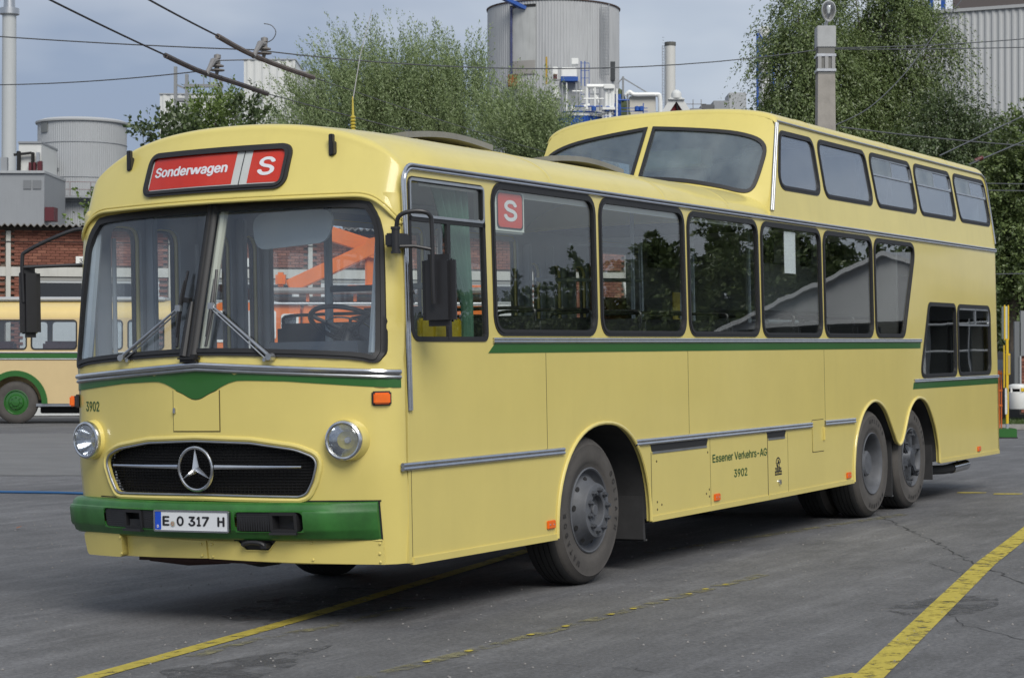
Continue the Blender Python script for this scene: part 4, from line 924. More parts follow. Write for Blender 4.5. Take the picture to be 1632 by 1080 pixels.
# ---- roof fittings
def hatch(u0, u1, tilt):
    h = MB(); P = []
    n = 12
    rows = [[(u0+(u1-u0)*t, CV+.42*s, 3.052-.045*s+tilt*(t-.3)+.012*(1-s*s)+.04*math.sin(PI*t)) for t in [k/n for k in range(n+1)]] for s in [-1+k/6 for k in range(13)]]
    h.grid(rows); h.grid([[(x, y, z-.035) for x, y, z in r] for r in rows])
    h.grid([[p, (p[0], p[1], p[2]-.04)] for p in rows[0]]); h.grid([[p, (p[0], p[1], p[2]-.04)] for p in rows[-1]]); h.grid([[r[0], (r[0][0], r[0][1], r[0][2]-.04)] for r in rows]); h.grid([[r[-1], (r[-1][0], r[-1][1], r[-1][2]-.04)] for r in rows])
    ho = h.build('roof_hatch', mat('hatch_grey', (.20, .20, .19), .55, 0, 0, (3, .2)), bus, 50)
    r_ = MB(); r_.box(u0+.1, u1-.12, CV-.36, CV+.36, 2.99, 3.04, .01)
    for x in (u0+.25, u1-.25):
        for y in (-.34, .34): r_.bar((x, CV+y, 3.0), (x, CV+y, 3.04-.10*y), .03, .03)
    r_.build('hatch_rim', YEL2, ho)
hatch(-1.15, .05, .01); hatch(.95, 2.25, -.01)
ra = MB()
for k in range(4): ra.tube([(1.15+.02*k, CV+.10-.12*k, 3.075), (2.0, CV+.28-.12*k, 3.10)], .012, 6)
ra.build('roof_rail', mat('rail_brown_steel', (.12, .10, .08), .6), bus)
an = MB(); ab = Vector((-1.14, CV, 3.03)); an.lathe([(0, 0), (.022, 0), (.02, .04), (.013, .05), (.013, .07)], ab, (0, 0, 1), 12)
for k in range(6): an.lathe([(.009, .072+k*.022), (.019, .079+k*.022), (.019, .084+k*.022), (.009, .092+k*.022)], ab, (0, 0, 1), 12)
an.lathe([(.009, .19), (.007, .26), (.004, .33)], ab, (0, 0, 1), 10); ano = an.build('antenna', mat('antenna_yellow', (.42, .34, .05), .5), bus)
MB().tube([ab+Vector((0, 0, .3)), ab+Vector((.09, -.01, .62)), ab+Vector((.22, -.03, .95))], [.004, .003, .002], 6).build('antenna_whip', mat('whip_grey', (.3, .3, .31), .4), ano)
MB().lathe([(0, .035), (.015, .03), (.02, 0)], (-2.05, CV+.02, 3.035), (0, 0, 1), 10).build('roof_vent_cap', YEL2, bus)
# ---- interior
fl_ = MB()
for a, b in ((-2.30, -.62), (.97, 5.45), (8.26, 10.5)): fl_.box(a, b, .05, 2.35, .70, .74)
for a, b in ((-.62, .97), (5.45, 8.26)): fl_.box(a, b, .80, 1.60, .70, .74)
fl_.build('floor', FLOORI, bus)
ci = MB(); ci.grid([[(u, CV+w*.97, arch(w)-.06) for w in rw] for u in (-2.25, 0, 2, 3.6)]); ci.grid([[(u, CV+w*.9, 2.70) for w in (-1.28, 1.28)] for u in (4.7, 10.5)]); ci.build('ceiling', CREAMI, bus)
ci = MB(); ci.grid([[(u, CV+w*.98, archu(w)-.05) for w in uw_] for u in (4.0, 7, 10.3)]); ci.build('upper_ceiling', CREAMI, bus)
uf_ = MB(); uf_.box(3.7, 10.5, .06, 2.34, 2.72, 2.76); uf_.build('upper_floor', FLOORI, bus)
ul = MB(); ul.box(10.40, 10.5, .15, 2.25, 2.76, 3.5); ul.build('upper_rear_lining', CREAMI, bus)
w2 = MB(); w2.sheet([[(4.75, .9), (8.0, .9), (8.0, 2.68), (4.75, 2.68)], inset(rpoly(FW[9], .1, 4), .03)], sf, -.05, .02); w2.build('wood_lining', WOOD, bus)
st_ = MB(); st_.box(5.4, 7.4, .9, 2.3, 1.9, 2.7, .1); st_.sheet([[(4.9, 2.69), (7.8, 2.69), (7.8, 1.5)]], lambda u, z, o: (u, 1.0+o, z), 0, .05); st_.build('stair_casing', mat('stair_grey', (.22, .225, .215), .6, 0, 0, (2, .1)), bus)
dk = MB(); dk.box(7.2, 7.25, .1, 2.3, .74, 2.7); dk.box(10.35, 10.4, .1, 2.3, .74, 2.7); dk.build('rear_bulkhead', mat('bulkhead_grey', (.10, .10, .10), .6), bus)
pl = MB()
for u, y in ((-.35, 1.0), (.95, 1.3), (2.75, .95), (3.55, .75), (4.35, .55)): pl.tube([(u, y, .74), (u, y, 2.85)], .017, 8)
pl.tube(catmull([(2.1, 1.2, 2.50), (2.9, 1.0, 2.50), (2.98, .98, 2.42), (2.98, .98, .8)], 6), .018, 8)
for z in (1.78, 2.22): pl.tube([(2.05, 1.5, z), (2.98, .98, z)], .016, 8)
pl.tube([(4.0, .25, 1.86), (4.66, .22, 1.86)], .02, 8); pl.tube(catmull([(3.20, .7, .8), (3.20, .7, 2.1), (3.45, .72, 2.42), (3.55, .74, 2.8)], 5), .018, 8)
pl.tube([(-2.2, .4, 2.55), (-1.45, .4, 2.55)], .015, 8)
pl.tube([(-1.45, .28, .74), (-1.45, .28, 2.8)], .022, 8); pl.tube([(-1.55, 1.15, .74), (-1.55, 1.15, 2.85)], .028, 8); pl.tube([(-1.5, .3, 2.05), (-1.55, 1.15, 2.05)], .02, 8); pl.tube([(-1.5, .3, 1.80), (-1.55, 1.15, 1.80)], .03, 8)
pl.build('grab_pole', mat('grab_pole_grey', (.26, .29, .31), .35, .6), bus)
sc0 = MB(); sc0.box(-.05, .42, -.42, .42, .42, .52, .03)
s1 = MB(); s1.box(.38, .47, -.42, .42, .50, 1.08, .035)
gr_ = MB(); gr_.tube(catmull([(.42, -.36, 1.06), (.43, -.36, 1.13), (.44, -.1, 1.14), (.44, .1, 1.14), (.43, .36, 1.13), (.42, .36, 1.06)], 4), .013, 8); gr_.box(.0, .4, -.06, .06, .0, .42, .01)
first = None
spots = [(-1.0, .52), (-.15, .52), (.70, .52), (1.55, .52), (2.4, .52), (3.9, .5), (4.7, .5), (-.9, 1.88), (.0, 1.88), (.85, 1.88), (1.6, 1.88), (5.5, .5), (6.2, .5), (8.6, .5), (9.4, .5)]
for u, y in spots:
    M = Matrix.Translation((u, y, .78))
    if first is None:
        first = sc0.build('seat', SEAT, bus); s1.build('seat_back', SEAT, first); gr_.build('seat_handle', BLKP, first); first.matrix_local = M
    else: copy_of(first, bus, M)
for u in (5.0, 6.0, 7.0, 8.0, 9.0):
    for y in (.62, 1.78): copy_of(first, bus, Matrix.Translation((u, y, 2.42)))
# driver place
db = MB(); db.box(-2.62, -2.25, .25, 2.15, 1.2, 1.60, .06); db.box(-2.50, -2.1, .3, 1.1, 1.45, 1.70, .08); db.build('dashboard', mat('dash_blue_grey', (.045, .055, .07), .6, 0, 0, (5, .1)), bus)
swc = Vector((-2.06, .66, 1.80)); swn = Vector((.45, 0, .9)).normalized(); sx_ = Vector((0, 1, 0)); sy_ = swn.cross(sx_)
sw = MB(); sw.tube([swc+(sx_*math.cos(t)+sy_*math.sin(t))*.255 for t in [2*PI*k/40 for k in range(40)]], .016, 8, closed=True)
for t in (.6, 2.6, 4.7): sw.tube([swc-swn*.05, swc+(sx_*math.cos(t)+sy_*math.sin(t))*.25], .014, 6)
sw.tube([swc-swn*.5, swc-swn*.0], .03, 10); sw.lathe([(0, .0), (.05, -.01), (.06, -.05)], swc, swn, 16); swo = sw.build('steering_wheel', BLKP, bus)
hr = MB(); hr.tube([swc+(sx_*math.cos(t)+sy_*math.sin(t))*.15-swn*.02 for t in [PI*k/16 for k in range(17)]], .006, 6); hr.build('horn_ring', CHR, swo)
ds = MB(); ds.box(-1.62, -1.52, .38, .92, 1.15, 1.92, .05); ds.box(-1.66, -1.15, .4, .9, 1.1, 1.25, .05); ds.box(-1.60, -1.5, .5, .8, 1.9, 2.03, .04); ds.build('driver_seat', mat('driver_seat_grey', (.07, .075, .085), .7, 0, 0, (6, .1)), bus)
vz = MB(); vz.sheet([rpoly([(-.60, 2.30), (-.08, 2.27), (-.03, 2.50), (-.66, 2.50)], .08, 4)], lambda w, z, o: (-2.40+.1*(z-2.3)-o, CV+w, z), 0, .02); vz.build('sun_visor', mat('smoky_visor', (.42, .48, .50), .3), bus)
cu = MB(); n = 40
cu.grid([[(-1.62+.10*t-.50*max(0, z-1.9)*(1-t)+0, .10+.022*math.sin(t*34), z) for t in [k/n for k in range(n+1)]] for z in (1.70, 1.9, 2.1, 2.3, 2.5, 2.66)]); cu.build('curtain', CURT, bus)
yp = MB()
for k in range(4): yp.box(-2.10+.155*k, -1.952+.155*k, .12, .16, 1.45, 1.83, .012)
yp.build('cab_panel', mat('olive_yellow_panel', (.30, .23, .01), .5, 0, 0, (4, .15)), bus)
sb = MB(); sb.box(-1.385, -.915, .024, .15, 2.385, 2.665, .012); sbo = sb.build('route_box', mat('pale_green_white', (.60, .63, .57), .5), bus)
MB().sheet([rr(-1.30, -.945, 2.410, 2.650, .03)], lambda u, z, o: (u, .022-o, z), 0, .01).build('sign_border', BLKP, sbo)
MB().sheet([rr(-1.285, -.96, 2.421, 2.639, .03)], lambda u, z, o: (u, .020-o, z), 0, .01).build('red_field', REDL, sbo)
MB().text('S', .245, lambda x, y, o: (-1.122+x, .0185-o, 2.530+y), .95, .008, .0, fit=.165).build('sign_lettering', TXTW, sbo)
MB().box(3.83, 4.10, .014, .017, 2.27, 2.63).build('window_notice', PAPER, bus)
no = MB(); no.box(3.24, 3.52, .80, .81, 1.2, 2.12); noo = no.build('notice_board', mat('yellow_notice', (.42, .33, .05), .6), bus)
nl = MB()
for k, s in enumerate(((0, .10, .13), (.0, .04, .30), (.0, .05, .40), (.0, .045, .50), (.0, .05, .6))): nl.box(3.33, 3.33+s[1], .792, .798, 2.07-s[2]-.04, 2.07-s[2])
nl.build('notice_print', TXTK, noo)
bx = MB(); bx.box(4.0, 4.3, CV-.35, CV+.28, 3.26, 3.42, .015); bx.build('upper_heater_box', mat('pale_box_white', (.70, .74, .70), .5), bus)
# ---- loose paper on the dashboard
pd = MB(); M = RB @ Matrix.Translation((-2.60, .74, 1.612)) @ Matrix.Rotation(.2, 4, 'Z')
pd.box(-.09, .09, -.15, .15, 0, .018, 0, M); pd.box(-.085, .09, -.14, .15, .019, .026, 0, M); tag(pd.build('paper_stack', PAPER), 'white folded papers lying on the dashboard behind the windscreen', 'paper')
# ================================================================ BACKGROUND
def frame_at(name, label, cat, A, B, group=None):
    """a thing whose local x runs from A towards B, y points away from the photographer"""
    d = (B-A); rz = math.atan2(d.y, d.x)
    return thing(name, label, cat, (A.x, A.y, 0), rz, group)
def px_on(A, B, px):                       # distance along A-B where the sight line of bearing px crosses it
    d = HF+HR*((px-816)/FPX); e = (B-A).normalized(); o = Vector((CAM.x, CAM.y, 0))
    m = Matrix(((e.x, -d.x), (e.y, -d.y))).inverted(); v = m @ Vector((o.x-A.x, o.y-A.y)); return v.x
# ---- brick bus garage
GA = site((-110-816)/FPX*57.2, 57.2); GB = site((1003-816)/FPX*61.5, 61.5); GA.z = GB.z = 0
gar = frame_at('bus_garage', 'red brick bus garage with numbered white doors and corrugated roof edge', 'garage', GA, GB)
GL = (GB-GA).length
CX = [px_on(GA, GB, p) for p in (13, 272, 494, 700, 868, 998)]
BRK = [mat('brick_red_%s' % n, c, .9, 0, 0, (7, .25)) for n, c in (('dark', (.155, .060, .042)), ('mid', (.20, .078, .052)), ('pale', (.25, .105, .07)))]
MORT = mat('mortar', (.20, .16, .13), .95)
MB().box(0, GL, .06, .3, 0, 5.35).build('back_wall', MORT, gar)
doors = []
edges = [CX[0]-4.4]+CX
for i in range(6):
    a, b = edges[i]+.32, edges[i+1]-.32
    if i == 5: continue
    if a < 0: a = .05
    doors.append((a, b))
bricks = []
row = 0; z = .02
while z < 5.28:
    x = -.12*(row % 2)
    while x < GL:
        x1 = min(x+.238, GL); x0 = max(x, 0)
        mid = (x0+x1)/2
        ok = x1-x0 > .05 and not any(abs(mid-c) < .12 for c in CX)
        if z < 4.2 and any(a-.02 < mid < b+.02 for a, b in doors): ok = False
        if 3.9 < z < 4.22: ok = False
        if ok: bricks.append((x0, x1, z))
        x += .25
    z += .083; row += 1
lo_, hi_ = px_on(GA, GB, -4), px_on(GA, GB, 335)
bricks.sort(key=lambda b: (not (lo_ < b[0] < hi_ and b[2] > 4.2), abs((b[0]+b[1])/2-px_on(GA, GB, 80))))
bmesh_ = None
std = MB().box(-.119, .119, 0, .1, 0, .071)
base_b = None; rest = [MB(), MB(), MB()]
n_ind = 0
protos = []
for m_ in BRK:
    me = bpy.data.meshes.new('brick'); me.from_pydata(std.v, [], std.f); me.materials.append(m_); protos.append(me)
for x0, x1, z in bricks:
    k = random.choice((0, 1, 1, 1, 2)); dy = random.uniform(-.006, .006)
    if n_ind < 298 and x1-x0 > .23:
        o = bpy.data.objects.new('brick', protos[k]); COL.objects.link(o); o.parent = gar; o.location = ((x0+x1)/2, -.03+dy, z); n_ind += 1
    else: rest[k].box(x0, x1, -.03+dy, .07, z, z+.071)
for k in range(3): tag(rest[k].build('brick_courses', BRK[k], gar, flat=True, fix=False), kind='stuff')
CONCW = mat('painted_concrete', (.50, .50, .46), .8, 0, 0, (3, .1), streak=.15)
lt = MB(); lt.box(0, GL, -.06, .08, 3.93, 4.19); lt.build('lintel', CONCW, gar)
for c in CX: MB().box(c-.065, c+.065, -.10, .1, 0, 5.2, .01).build('concrete_column', CONCW, gar)
for i, (a, b) in enumerate(doors):
    d = MB(); d.box(a, b, .0, .05, .02, 3.9); do = d.build('garage_door', mat('door_white', (.58, .60, .60), .5, 0, 0, (2, .06), streak=.1), gar)
    n = max(2, int(round((b-a)/1.9))); w_ = (b-a-.3)/n
    for k in range(n):
        x0 = a+.15+k*w_+.05; x1 = x0+w_-.10
        f_ = MB(); f_.sheet([[(x0-.05, 3.25), (x1+.05, 3.25), (x1+.05, 3.80), (x0-.05, 3.80)], [(x0, 3.30), (x1, 3.30), (x1, 3.75), (x0, 3.75)]], lambda x, z, o: (x, -.02-o, z), 0, .03); fo2 = f_.build('door_window', mat('frame_grey', (.40, .42, .42), .5), do)
        MB().box(x0, x1, -.018, -.012, 3.30, 3.75).build('pane', GLB, fo2)
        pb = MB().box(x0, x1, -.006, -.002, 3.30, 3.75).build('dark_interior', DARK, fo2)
    MB().box(a, b, -.02, .0, 3.82, 3.90).build('door_head', mat('door_head_grey', (.28, .28, .26), .7), do)
for txt, px in (('38', 132), ('39', 388)):
    x = px_on(GA, GB, px); sgn = MB().box(x-.20, x+.20, -.085, -.06, 4.25, 4.50, .004).build('bay_number', WHT, gar)
    MB().text(txt, .23, lambda u, v, o, x=x: (x+u, -.087-o, 4.375+v), 1.05, .004).build('number_print', TXTK, sgn)
rf_ = MB(); nn = int(GL/.0885)
def wave(x): return .035*math.sin(2*PI*x/.177)
rows = [[(x, y, 5.36+.01*(y+.45)+wave(x)+dz) for x in [k*.0295 for k in range(int(GL/.0295)+1)]] for y, dz in ((-.45, 0), (4.5, 0), (4.5, -.03), (-.45, -.03))]
rows.append(rows[0]); rf_.grid(rows); rf_.build('corrugated_roof', mat('weathered_fibre_cement', (.17, .165, .155), .9, 0, 0, (5, .3)), gar, 60)
MB().box(0, GL, -.05, .2, 5.22, 5.33).build('eaves_shade', mat('eaves_shade_dark', (.05, .045, .04), .8), gar)  # dark strip standing for the shade below the roof edge
cbl = MB(); cbl.tube([(k*GL/10, -.12, 4.88+.02*math.sin(k)) for k in range(11)], .012, 5); cbl.build('wall_cable', DARK, gar)
MB().box(GL-.2, GL, .3, 8, 0, 5.3).build('side_wall', BRK[1], gar); MB().box(0, .2, .3, 8, 0, 5.3).build('side_wall', BRK[1], gar)
# ---- cream bus
OA = site((-260-816)/FPX*51, 51.0); OB = site((276-816)/FPX*51, 51.0)
CRM = mat('old_cream_paint', (.60, .46, .24), .4, 0, .3, (2, .05)); CRMR = mat('cream_roof_paint', (.66, .50, .20), .4, 0, .3, (2, .05))
cb = frame_at('old_bus', 'old cream bus with green band and green wheel arch behind the yellow bus', 'bus', OA, OB)
CL = (OB-OA).length
def kx(px): return (px+260)/FPX*51
wins = [(-205, -125), (-118, -38), (-31, 43), (49, 123), (131, 196), (203, 262)]
cw = [rr(kx(a), kx(b), 1.83, 2.58, .10) for a, b in wins]
whl = [(kx(25)+.78*math.cos(t), .50+.80*math.sin(t)) for t in [PI-PI*k/20 for k in range(21)]]
body = [(.1, .50)]+whl+[(CL-.1, .50), (CL, .8), (CL, 2.62), (0, 2.62), (0, .8)]
MB().sheet([body]+[inset(c, .02) for c in cw], lambda x, z, o: (x, -o, z), 0, .04).build('body', CRM, cb)
MB().sheet([[(0, .5), (CL, .5), (CL, 2.62), (0, 2.62)]]+[inset(c, .02) for c in cw], lambda x, z, o: (x, 2.36+o, z), 0, .04).build('far_side', CRM, cb); MB().box(0, .04, 0, 2.4, .5, 2.62).build('end_panel', CRM, cb); MB().box(CL-.04, CL, 0, 2.4, .5, 2.62).build('end_panel', CRM, cb)
r_ = MB(); r_.grid([[(x+(.25*(1-math.sin(a)) if False else 0), 1.2-1.2*math.cos(a), 2.62+.46*math.sin(a)**.7) for a in [PI*k/20 for k in range(21)]] for x in (0, CL*.5, CL)]); r_.build('roof', CRMR, cb, 50)
r_ = MB(); r_.box(.3, CL-.3, .5, 1.9, 3.06, 3.16, .03); r_.build('roof_pod', mat('pod_grey', (.42, .44, .46), .5), cb)
for c in cw:
    g_ = MB().sheet([c, inset(c, .035)], lambda x, z, o: (x, -o, z), .012, .03).build('side_window', BLK, cb); MB().sheet([inset(c, .03)], lambda x, z, o: (x, -o, z), -.004, .005).build('pane', glass('old_bus_glass', (.8, .84, .86), .10) if 'old_bus_glass' not in MATS else MATS['old_bus_glass'], g_)
MB().box(.02, CL-.02, -.006, .0, 1.62, 1.74).build('green_band', GRN, cb)
for z in (1.765, 1.60): MB().tube([(.02, -.008, z), (CL-.02, -.008, z)], .018, 6).build('trim_line', ALU, cb)
def old_wheel(x):
    t = MB(); t.lathe([(.30, -.24), (.45, -.24), (.52, -.2), (.53, -.04), (.49, .0), (.40, .015), (.31, .0)], (x, .06, .53), (0, -1, 0), 40); w = t.build('wheel', TYRE, cb, 40)
    t = MB(); t.lathe([(.31, .0), (.29, .005), (.27, -.03), (.20, -.02), (.17, .02), (.10, .03), (.09, .06), (0, .065)], (x, .06, .53), (0, -1, 0), 32)
    for k in range(8): a = 2*PI*k/8; t.lathe([(0, .05), (.02, .05), (.022, .02)], (x+.135*math.cos(a), .06, .53+.135*math.sin(a)), (0, -1, 0), 8)
    t.build('rim', GRN, w, 40)
    return w
old_wheel(kx(25))
fn_ = MB(); P = [(kx(25)+.80*math.cos(t), .50+.82*math.sin(t)) for t in [PI-PI*k/24 for k in range(25)]]; Q = [(kx(25)+.66*math.cos(t), .50+.68*math.sin(t)) for t in [PI-PI*k/24 for k in range(25)]]
fn_.sheet([P+Q[::-1]], lambda x, z, o: (x, -o, z), .05, .09); fn_.build('wheel_arch', GRN, cb)
MB().box(kx(60), kx(160), .3, .8, .25, .48, .02).build('battery_box', DARK, cb); MB().box(.2, CL-.2, .25, 2.2, .40, .55).build('chassis', DARK, cb)
st_ = MB(); st_.box(kx(57), kx(250), .05, .12, .43, .50); st_.build('sill', ALU, cb)
for px in (-20, 60, 85): MB().box(kx(px), kx(px)+.5, .5, 1.0, 1.2, 2.05, .06).build('seat', mat('old_seat_red', (.10, .025, .02), .6), cb)
# ---- orange recovery truck
TA = site((322-816)/FPX*43, 43.); TB = site((775-816)/FPX*43, 43.); tk = frame_at('recovery_truck', 'orange crane truck with folded jib seen through the bus windows', 'truck', TA, TB)
def tx(px): return (px-322)/FPX*43
def tz(y): return CAM.z+(575.5-y)/FPX*43
c_ = MB(); cq = rpoly([(tx(330), .6), (tx(478), .6), (tx(478), tz(488)), (tx(470), tz(482)), (tx(345), tz(482)), (tx(332), tz(520))], .12, 4)
ch = [rr(tx(338), tx(362), tz(545), tz(495), .08), rr(tx(428), tx(440), tz(540), tz(495), .04), rr(tx(448), tx(476), tz(540), tz(500), .06)]
c_.sheet([cq]+ch, lambda x, z, o: (x, -o, z), 0, 2.2); co = c_.build('cab', ORGP, tk)
for h_ in ch:
    f_ = MB().sheet([h_, inset(h_, .05)], lambda x, z, o: (x, -o, z), .02, .05).build('cab_window', WHT, co); MB().sheet([inset(h_, .04)], lambda x, z, o: (x, -o, z), -.01, .01).build('pane', GLB, f_)
c_ = MB(); c_.box(tx(365), tx(426), -.01, .0, .9, tz(495), .0); c_.build('cab_door', mat('truck_pale_panel', (.45, .46, .46), .5), co)
MB().box(tx(482), tx(775), .0, 2.3, .9, tz(487), .03).build('body_locker', ORGP, tk)
for k in range(4): MB().box(tx(500+k*62), tx(555+k*62), -.02, .0, 1.1, tz(495), .008).build('locker_door', ORGP, tk)
MB().tube([(tx(430), -.05, tz(484)), (tx(775), -.05, tz(484))], .03, 6).build('locker_rail', ALU, tk)
b_ = MB(); b_.box(tx(430), tx(775), .3, 2.0, tz(478), tz(472), .02); b_.build('deck', mat('deck_dark', (.07, .065, .06), .7), tk)
for k, px in enumerate((486, 562, 640, 700)): MB().box(tx(px), tx(px+5), .2, .3, tz(480), tz(464)).build('stanchion', ORGP, tk)
MB().tube([(tx(430), .1, tz(463)), (tx(775), .1, tz(463))], .07, 8).build('winch_drum', mat('drum_grey', (.22, .21, .20), .5), tk)
MB().box(tx(550), tx(775), .4, 1.9, tz(462), tz(453), .02).build('turntable', ORGP, tk)
MB().bar((tx(456), .5, tz(456)), (tx(594), .5, tz(392)), .22, .30, bev=.02).build('jib_arm', ORGP, tk)
MB().bar((tx(448), .9, tz(345)), (tx(600), .9, tz(394)), .26, .32, bev=.02).build('jib_arm', ORGP, tk)
MB().bar((tx(480), .75, tz(357)), (tx(505), .75, tz(372)), .12, .05).build('jib_ram', CHR, tk)
MB().lathe([(0, -.3), (.22, -.3), (.22, .3), (0, .3)], (tx(594), .7, tz(393)), (0, 1, 0), 16).build('jib_pivot', ORGP, tk)
MB().bar((tx(598), .7, tz(455)), (tx(598), .7, tz(393)), .4, .5, bev=.03).build('jib_post', ORGP, tk)
MB().box(tx(434), tx(450), .5, .8, tz(455), tz(432), .05).build('hook_block', ORGP, tk)
for px in (360, 610, 700):
    t = MB(); t.lathe([(.25, -.3), (.45, -.3), (.52, -.2), (.52, -.05), (.46, .0), (.28, .0), (.25, -.1), (0, -.1)], (tx(px), .1, .52), (0, -1, 0), 28); t.build('wheel', TYRE, tk)
MB().box(tx(335), tx(770), .3, 1.9, .55, .95).build('chassis', DARK, tk)
# ---- bus stop sign seen through the bus
hs_ = thing('bus_stop_sign', 'tilted white bus stop sign with yellow H disc seen through the bus', 'sign', tuple(site((1010-816)/FPX*46, 46)), YAW-PI/2)
M = Matrix.Translation((0, 0, CAM.z+(575-458)/FPX*46)) @ Matrix.Rotation(math.radians(-12), 4, 'Y')
MB().tube([(0, .03, 0), (0, .03, 2.9)], .03, 8).build('pole', ALU, hs_)
MB().box(-.235, .235, -.01, .02, -.245, .245, .003, M).build('sign_frame', mat('sign_frame_grey', (.2, .2, .19), .5), hs_)
bd_ = MB().box(-.205, .205, -.014, -.008, -.215, .215, 0, M).build('sign_board', WHT, hs_)
d_ = MB(); d_.lathe([(0, .004), (.175, .004), (.175, 0)], (0, 0, 0), (0, -1, 0), 28); d_.v = [tuple(M @ (Vector(v)+Vector((0, -.014, -.02)))) for v in d_.v]; d_.build('yellow_disc', mat('sign_yellow', (.62, .52, .02), .5), bd_)
d_ = MB().text('H', .24, lambda x, y, o: tuple(M @ Vector((x, -.0195, y-.02))), 1., .006); d_.build('sign_lettering', mat('sign_olive', (.30, .28, .02), .5), bd_)
# ---- overhead wires and mast
WIRE = mat('trolley_wire', (.02, .02, .022), .5, .3); WIREG = mat('span_wire_grey', (.10, .105, .11), .5, .3)
def wire(name, pts, r, m, label, group=None, cat='cable'):
    o = MB(); o.tube(pts, r, 6); return tag(o.build(name, m), label, cat, group)
def sag(a, b, s, n=14): return [a.lerp(b, k/n)-Vector((0, 0, s*4*(k/n)*(1-k/n))) for k in range(n+1)]
def insul_beam(name, label, P, r, post, m):
    t = thing(name, label, 'insulator beam', tuple(P[0]), 0, 'section insulators on the trolley wires'); o = Vector(P[0]); L = [Vector(p)-o for p in P]
    b = MB(); b.tube(catmull(L, 6), r, 8, sx=1., sy=1.); b.build('runner', m, t)
    q = L[post]; up = Vector((0, 0, 1)); e = (L[2]-L[0]).normalized()
    s = MB(); s.lathe([(.02, .02), (.03, .08), (.11, .085), (.11, .10), (.035, .11), (.035, .14), (.10, .145), (.10, .16), (.05, .18), (.05, .24), (0, .26)], q, up, 16); s.build('insulator', mat('insulator_grey', (.20, .19, .18), .5), t)
    s = MB(); s.tube([q+up*.22, q+up*.20-e*.16, q+up*.06-e*.34, q-up*.03-e*.44], [.045, .045, .03, .035], 8); s.lathe([(0, 0), (.05, .02), (.05, .07), (0, .09)], q+up*.24+e*.02, up, 12); s.build('hanger', mat('hanger_steel', (.26, .25, .24), .5, .4), t)
    return t
b1 = insul_beam('insulator_beam', 'dark lower section insulator beam hanging left above the yellow bus', [at(263, 88, 27), at(310, 110, 28.2), at(345, 122, 29), at(385, 135, 30), at(425, 149, 30.8)], .037, 2, mat('beam_dark', (.075, .062, .058), .6, 0, 0, (6, .3)))
b2_ = insul_beam('insulator_beam', 'brown upper section insulator beam hanging right above the yellow bus', [at(346, 57, 27), at(385, 79, 28), at(420, 95, 28.8), at(460, 110, 29.7), at(499, 123, 30.6)], .037, 2, mat('beam_brown', (.13, .105, .09), .6, 0, 0, (6, .3)))
wire('trolley_wire', sag(at(-60, -72, 20), at(264, 88, 27), .02), .012, WIRE, 'black trolley wire running from top left to the lower insulator beam', 'trolley wires')
wire('trolley_wire', sag(at(120, -68, 20), at(347, 57, 27), .02), .012, WIRE, 'black trolley wire running from the top edge to the upper insulator beam', 'trolley wires')
wire('trolley_wire', sag(at(425, 149, 30.8), at(900, 265, 44), .05), .008, WIREG, 'thin grey trolley wire running on from the lower insulator beam behind the roof', 'trolley wires')
wire('trolley_wire', sag(at(499, 123, 30.6), at(940, 262, 46), .05), .006, WIREG, 'thin grey trolley wire running on from the upper insulator beam into the willows', 'trolley wires')
MST = site((1316-816)/FPX*36, 36.)
sp1 = wire('span_wire', sag(at(-40, 55, 31), at(405, 79, 29.5), .02)+sag(at(405, 79, 29.5), at(1303, 79, 35.9), .30)[1:], .010, WIREG, 'long grey span wire from the left edge past the beams to the lamp mast', 'span wires')
wire('span_wire', sag(at(-40, 135, 33), at(318, 113, 28.6), .05), .009, WIREG, 'grey span wire from the left edge to the lower insulator beam', 'span wires')
wire('span_wire', [at(340, 96, 28.9), at(395, 95, 29.0)], .009, WIREG, 'short grey span wire between the two insulator beams', 'span wires')
wire('span_wire', sag(at(1329, 76, 36), at(1700, 55, 40), .05), .010, WIREG, 'upper grey span wire running right from the mast collar', 'span wires')
wire('span_wire', sag(at(1329, 78, 36), at(1700, 73, 40), .02), .010, WIREG, 'lower grey span wire running right from the mast collar', 'span wires')
wire('span_wire', sag(at(1340, 202, 36), at(1700, 236, 38), .04), .012, WIREG, 'grey cable running right from the mast just above the upper deck', 'span wires')
wire('span_wire', catmull([at(1330, 200, 36), at(1385, 172, 37), at(1440, 120, 38), at(1490, 55, 39), at(1545, -15, 40)], 6), .009, WIREG, 'slack grey cable curving up from the mast in front of the birches', 'span wires')
wire('guy_wire', [at(1498, 248, 30), at(1700, 152, 34)], .010, WIREG, 'upper pale guy wire slanting up over the rear of the upper deck', 'guy wires')
gwi = wire('guy_wire', [at(1545, 262, 30), at(1700, 196, 34)], .010, WIREG, 'lower pale guy wire with a dark red strain insulator', 'guy wires')
MB().lathe([(0, -.08), (.035, -.06), (.03, -.02), (.035, 0), (.03, .02), (.035, .06), (0, .08)], at(1561, 253.5, 30.4), (HR+Vector((0, 0, .45))).normalized(), 12).build('strain_insulator', mat('insulator_red', (.10, .02, .015), .35), gwi)
for k, (y0, y1) in enumerate(((292, 294), (303, 305), (437, 435))):
    wire('span_wire', [at(1560, y0, 44), at(1700, y1, 46)], .012, WIREG, ['uppermost grey cable passing behind the rear corner of the upper deck', 'second grey cable passing just below it behind the rear corner', 'lowest grey cable behind the rear corner of the yellow bus'][k], 'span wires')
wire('hanging_lead', catmull([at(421, 69, 28.8), at(434, 62, 28.8), at(439, 50, 28.8), at(432, 40, 28.8), at(420, 37, 28.8)], 5), .007, WIREG, 'loose curled grey wire end beside the upper insulator beam')
mast = thing('lamp_mast', 'grey concrete lamp mast with a single street lantern behind the upper deck', 'lamp post', tuple(MST), YAW-PI/2)
